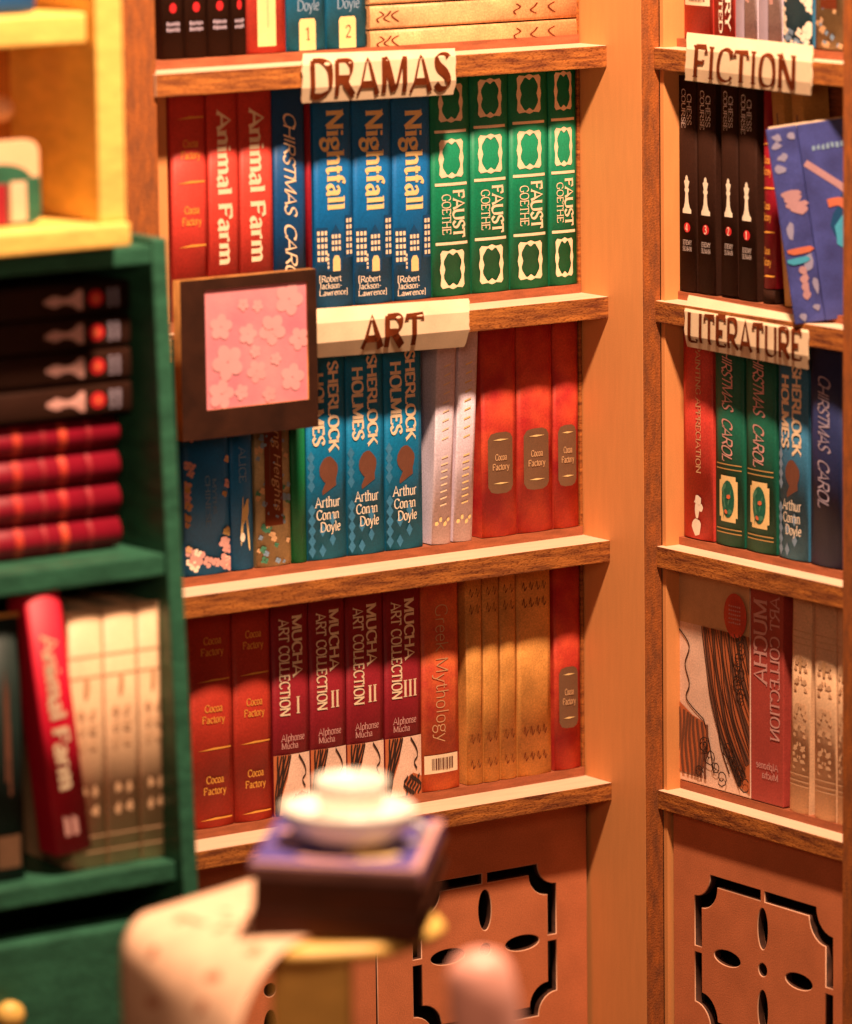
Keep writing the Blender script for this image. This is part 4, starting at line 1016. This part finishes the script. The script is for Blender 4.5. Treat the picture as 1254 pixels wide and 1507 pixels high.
addY(box('shelf', xe_-4.4, xri-.03, YY+.12, YY+1.8, zs0, zs1-.0, M['ypaint'], bev=.05, seg=3))
addY(box('back_panel', xe_-4.4, xri, YY+1.9, YY+1.98, zb1, 3.4, M['yback'], bev=0))
addY(box('corner_line', hx(101, 200, YY+1.8).x, hx(112, 200, YY+1.8).x, YY+1.80, YY+1.895, zb1, zs0, M['plyv'], bev=0))  # brown strip drawn along the inner corner line
# items on it
be = hx(28, 325, YY+.5)
BE = empty('bookend_plaque', (be.x, YY+.5, zb1+.003), label='rounded peach and green arch plaque on the yellow bookcase, at the left picture edge', cat='plaque')
x0_ = -1.1; x1_ = hx(55, 270, YY+.5).x-be.x; hh_ = hx(30, 206, YY+.5).z-zb1
def rrect(x0, x1, z0, z1, r, n=6):
    P = []
    for cx, cz, a0 in ((x1-r, z1-r, 0), (x0+r, z1-r, 90), (x0+r, z0+r, 180), (x1-r, z0+r, 270)):
        for j in range(n+1): an = math.radians(a0+90*j/n); P.append((cx+r*math.cos(an), cz+r*math.sin(an)))
    return P
curve_plate('plaque', [rrect(x0_, x1_, .0, hh_, .14)], .10, [M['peach']], BE)
arch = [(x1_, .1)]+[(x1_, hh_*.58), (x1_-.12, hh_*.58)]
G_ = [(x1_-.005, .14), (x1_-.005, hh_*.56), (x1_-.13, hh_*.56)]+[(x1_-.50+.40*math.cos(a_), hh_*.50+.22*math.sin(a_)) for a_ in [math.radians(d_) for d_ in range(25, 181, 20)]]+[(x0_+.3, 0.02), (x1_-.14, .01), (x1_-.03, .05)]
curve_plate('green_arch', [G_], .03, [M['gpaint']], BE).location.y = -.068
box('pale_book', x1_-.40, x1_-.20, -.10, -.085, .04, hh_*.52, M['cream'], BE, bev=0); box('maroon_book', x1_-.62, x1_-.44, -.10, -.085, .02, hh_*.50, M['maroon'], BE, bev=0)
kb = hx(2, 160, YY+.9)
KB = lathe('peach_ball', [(.01, -.15), (.09, -.12), (.145, -.05), (.15, 0), (.145, .05), (.09, .12), (.01, .15)], M['peach'], None, 24, kb)
props(KB, label='small round peach ornament hanging at the left edge inside the yellow bookcase', cat='ornament')
t, s = book('blue_book', (hx(49, 15, YY+.4).x, YY+.35, zs1+.17), .32, 2.4, M['navy'], 'blue book lying on the upper yellow shelf, cut off by the top edge', None, rot=LAY, d=1.2)

# ------------------------------------------------------------------ round table with map, books, cup (near foreground)
TZ = -7.755
tc_ = onZ(466, 1352, TZ)
TT = empty('round_table', (tc_.x, tc_.y, TZ), label='small yellow round pedestal table with a scalloped top, in the blurred foreground', cat='table')
lathe('table_top', [(1.05, -.17), (1.24, -.15), (1.29, -.10), (1.29, -.05), (1.24, 0), (.02, .0)], M['ypaint'], TT, 72, lobes=8, amp=.02)
lathe('pedestal', [(.55, -6.2), (.50, -6.0), (.22, -4.5), (.26, -2), (.30, -1.0), (.36, -.5), (.46, -.171)], M['ypaint'], TT, 10)
# apron bracket facing the viewer
rh = Vector((R_.x, R_.y, 0)).normalized(); fh = Vector((F_.x, F_.y, 0)).normalized()
pc = onZ(458, 1418, TZ-.17)-TT.location
br = box('leg', -.40, .40, -.16, .16, -6.2, -.175, M['ypaint'], TT, bev=.06, seg=3); br.location = (pc.x+fh.x*.25, pc.y+fh.y*.25, 0); br.rotation_euler = (0, 0, math.atan2(rh.y, rh.x)-.1)
# rolled map draped over the left of the table
ax = rh*.80-fh*.60; fl = -rh*.60-fh*.80
st = onZ(372, 1296, TZ+.02)
MP = empty('parchment_map', (st.x, st.y, TZ+.005), label='peach parchment map draped over the left edge of the yellow table', cat='map')
V = []; Fc = []; na, nb = 24, 60; Wm = 2.0
def mp(a_, L_, off=0.0):
    # the sheet lies flat, then droops: a tight roll at the far edge, a wide slope at the near edge
    t_ = (a_-.05)/Wm; fl_ = 1.78-.05*t_; rr_ = .40+.75*t_; mx_ = math.radians(88-22*t_)
    q = L_
    if q < fl_: d_, z_, n_ = q, .03, 0
    else:
        an = min((q-fl_)/rr_, mx_); ex = max(0, q-fl_-rr_*mx_)
        d_ = fl_+rr_*math.sin(an)+ex*math.cos(mx_)-.25*ex*ex*.3; z_ = .03-rr_*(1-math.cos(an))-ex*math.sin(mx_); n_ = an
    v = ax*a_+fl*(d_+off*math.sin(n_)); return (v.x, v.y, z_+off*math.cos(n_))
for i in range(na+1):
    for j in range(nb+1): V.append(mp(.05+Wm*i/na, 3.9*j/nb))
for i in range(na):
    for j in range(nb): q = i*(nb+1)+j; Fc.append((q, q+1, q+nb+2, q+nb+1))
o = mesh('sheet', V, Fc, M['parch'], MP, True); md = o.modifiers.new('thickness', 'SOLIDIFY'); md.thickness = .03; md.offset = 1
r = random.Random(9); V = []; Fc = []
for k in range(17):
    a_ = .4+1.5*r.random(); q = 1.3+1.6*r.random(); n_ = 10; ra, rb = r.uniform(.05, .16), r.uniform(.03, .08); b_ = len(V)
    for i in range(n_):
        an = 2*math.pi*i/n_; V.append(mp(a_+ra*math.cos(an)*r.uniform(.7, 1.2), q+rb*math.sin(an)*r.uniform(.7, 1.2), .038))
    Fc.append(tuple(range(b_, b_+n_)))
mesh('map_markings', V, Fc, mat('map_ink', (.60, .25, .14), .7, .1, 4), MP)['kind'] = 'stuff'
# stack of two thick brown books and a thin blue one
SX, SL, SH = 1.708, 2.279, .687
sb = Vector((-12.160, -10.799, -7.685))
import mathutils
def stack_m(z): 
    Mx = Matrix.Rotation(math.radians(-40.9), 4, 'Z') @ Matrix.Rotation(math.radians(2.0), 4, 'Y')
    Mx.translation = sb; return Mx @ Matrix.Translation((0, 0, z))
def thick(z, h, lab, cov, pg, ox=0, name='thick_brown_book', sp=None):
    t = empty(name, label=lab, cat='book', group='books stacked on the yellow table'); t.matrix_world = stack_m(z)
    box('cover_board', ox, SX+ox, 0, SL, 0, .05, cov, t, bev=.012); box('cover_board', ox, SX+ox, 0, SL, h-.05, h, cov, t, bev=.012)
    box('pages', .05+ox, SX-.05+ox, .05, SL-.05, .051, h-.051, pg, t, bev=0)
    box('spine', ox, SX+ox, -.02, .03, .0, h-.004, sp or cov, t, bev=.02)
    return t
M['bbrown'] = mat('book_brown', (.075, .018, .007), .5, .1, 3); M['bbrown2'] = mat('book_pages_dark', (.16, .06, .035), .7, .1, 4)
M['lavender'] = mat('cover_violet', (.10, .075, .30), .45, .12, 3)
thick(0, .27, 'lower thick brown book in the stack on the yellow table', M['bbrown'], M['bbrown2'])
thick(.275, .31, 'upper thick brown book in the stack, under the blue one', M['bbrown'], M['bbrown2'], .02)
tb = thick(.59, .14, 'thin violet-blue book on top of the stack, under the white saucer', M['lavender'], M['bbrown2'], -.02, 'thin_blue_book', mat('book_edge_mauve', (.26, .12, .11), .5, .1, 3))
fu = lambda u, v: (u, v, .142)
def topdecal(name, L, mt_, lift):
    V = []; Fc = []
    for lay in L:
        for pg in lay:
            b_ = len(V); V += [(u, v, .141+lift) for u, v in pg]; Fc.append(tuple(range(b_, b_+len(pg))))
    mesh(name, V, Fc, mt_, tb)
for e_ in (ell(.16, 1.45, .10, .09, 12, .2, 1), ell(.70, .35, .30, .10, 12, .2, 2), ell(1.62, 2.0, .09, .09, 12, .2, 3), ell(.25, .9, .16, .07, 12, .2, 4)): topdecal('cover_print', [e_], M['pink_ink'], .003)
topdecal('cover_print', [ell(1.15, .55, .26, .22, 14, .2, 5)], M['yellow_ink'], .006)
topdecal('cover_border', [rect(-.01, 1.68, .01, .09), rect(1.60, 1.68, .1, 2.2)], M['pink_ink'], .009)
# saucer and cup
sc_m = stack_m(.735); 
SC = empty('saucer', label='deep white saucer on the stack of books', cat='saucer'); 
cpos = sc_m @ Vector((.84, 1.02, 0))
SC.location = cpos; SC.rotation_euler = (0, math.radians(2), 0)
lathe('dish', [(.28, 0), (.38, .02), (.58, .14), (.67, .28), (.69, .36), (.665, .40), (.61, .38), (.46, .26), (.1, .22)], M['gloss'], SC, 56)
CP = empty('cup', cpos+Vector((.03, -.02, .22)), label='small white cup standing in the saucer on the stack of books', cat='cup')
lathe('bowl', [(.22, 0), (.27, .02), (.33, .16), (.365, .34), (.375, .45), (.35, .46), (.325, .36), (.24, .12), (.02, .08)], M['gloss'], CP, 48)
# handle ring
V = []; Fc = []; nn, mm = 18, 8
for i in range(nn):
    a_ = math.pi*1.15*i/(nn-1)-math.pi*.57; c0 = Vector((.16*math.cos(a_), 0, .10*math.sin(a_)))
    for j in range(mm):
        b_ = 2*math.pi*j/mm; d_ = Vector((math.cos(a_)*math.cos(b_), math.sin(b_), math.sin(a_)*math.cos(b_)))*.035; V.append(c0+d_)
for i in range(nn-1):
    for j in range(mm): k = (j+1) % mm; Fc.append((i*mm+j, i*mm+k, (i+1)*mm+k, (i+1)*mm+j))
hd = mesh('handle', V, Fc, M['gloss'], SC, True); hd.location = (.62*rh.x+.1*-fh.x, .62*rh.y+.1*-fh.y, .14); hd.rotation_euler = (0, 0, math.atan2(rh.y, rh.x))
# pink rounded post poking up at the lower edge
pp = atD(718, 1520, 47)
PK = lathe('pink_post', [(.36, -5.5), (.36, -1), (.335, .3), (.30, .62), (.22, .74), (.10, .79), (.01, .80)], M['pinkpaint'], None, 32, pp)
PK.rotation_euler = (0, math.radians(-7), math.radians(-35))
props(PK, label='pink rounded post rising blurred at the lower edge before the cupboard door', cat='post')

# ------------------------------------------------------------------ floor under everything
fo = box('floor', -40, 12, -40, 6, -14.6, -14.05, mat('dark_floor', (.06, .03, .018), .7, .15, .5, .1, 8), None, bev=0); props(fo, kind='structure')
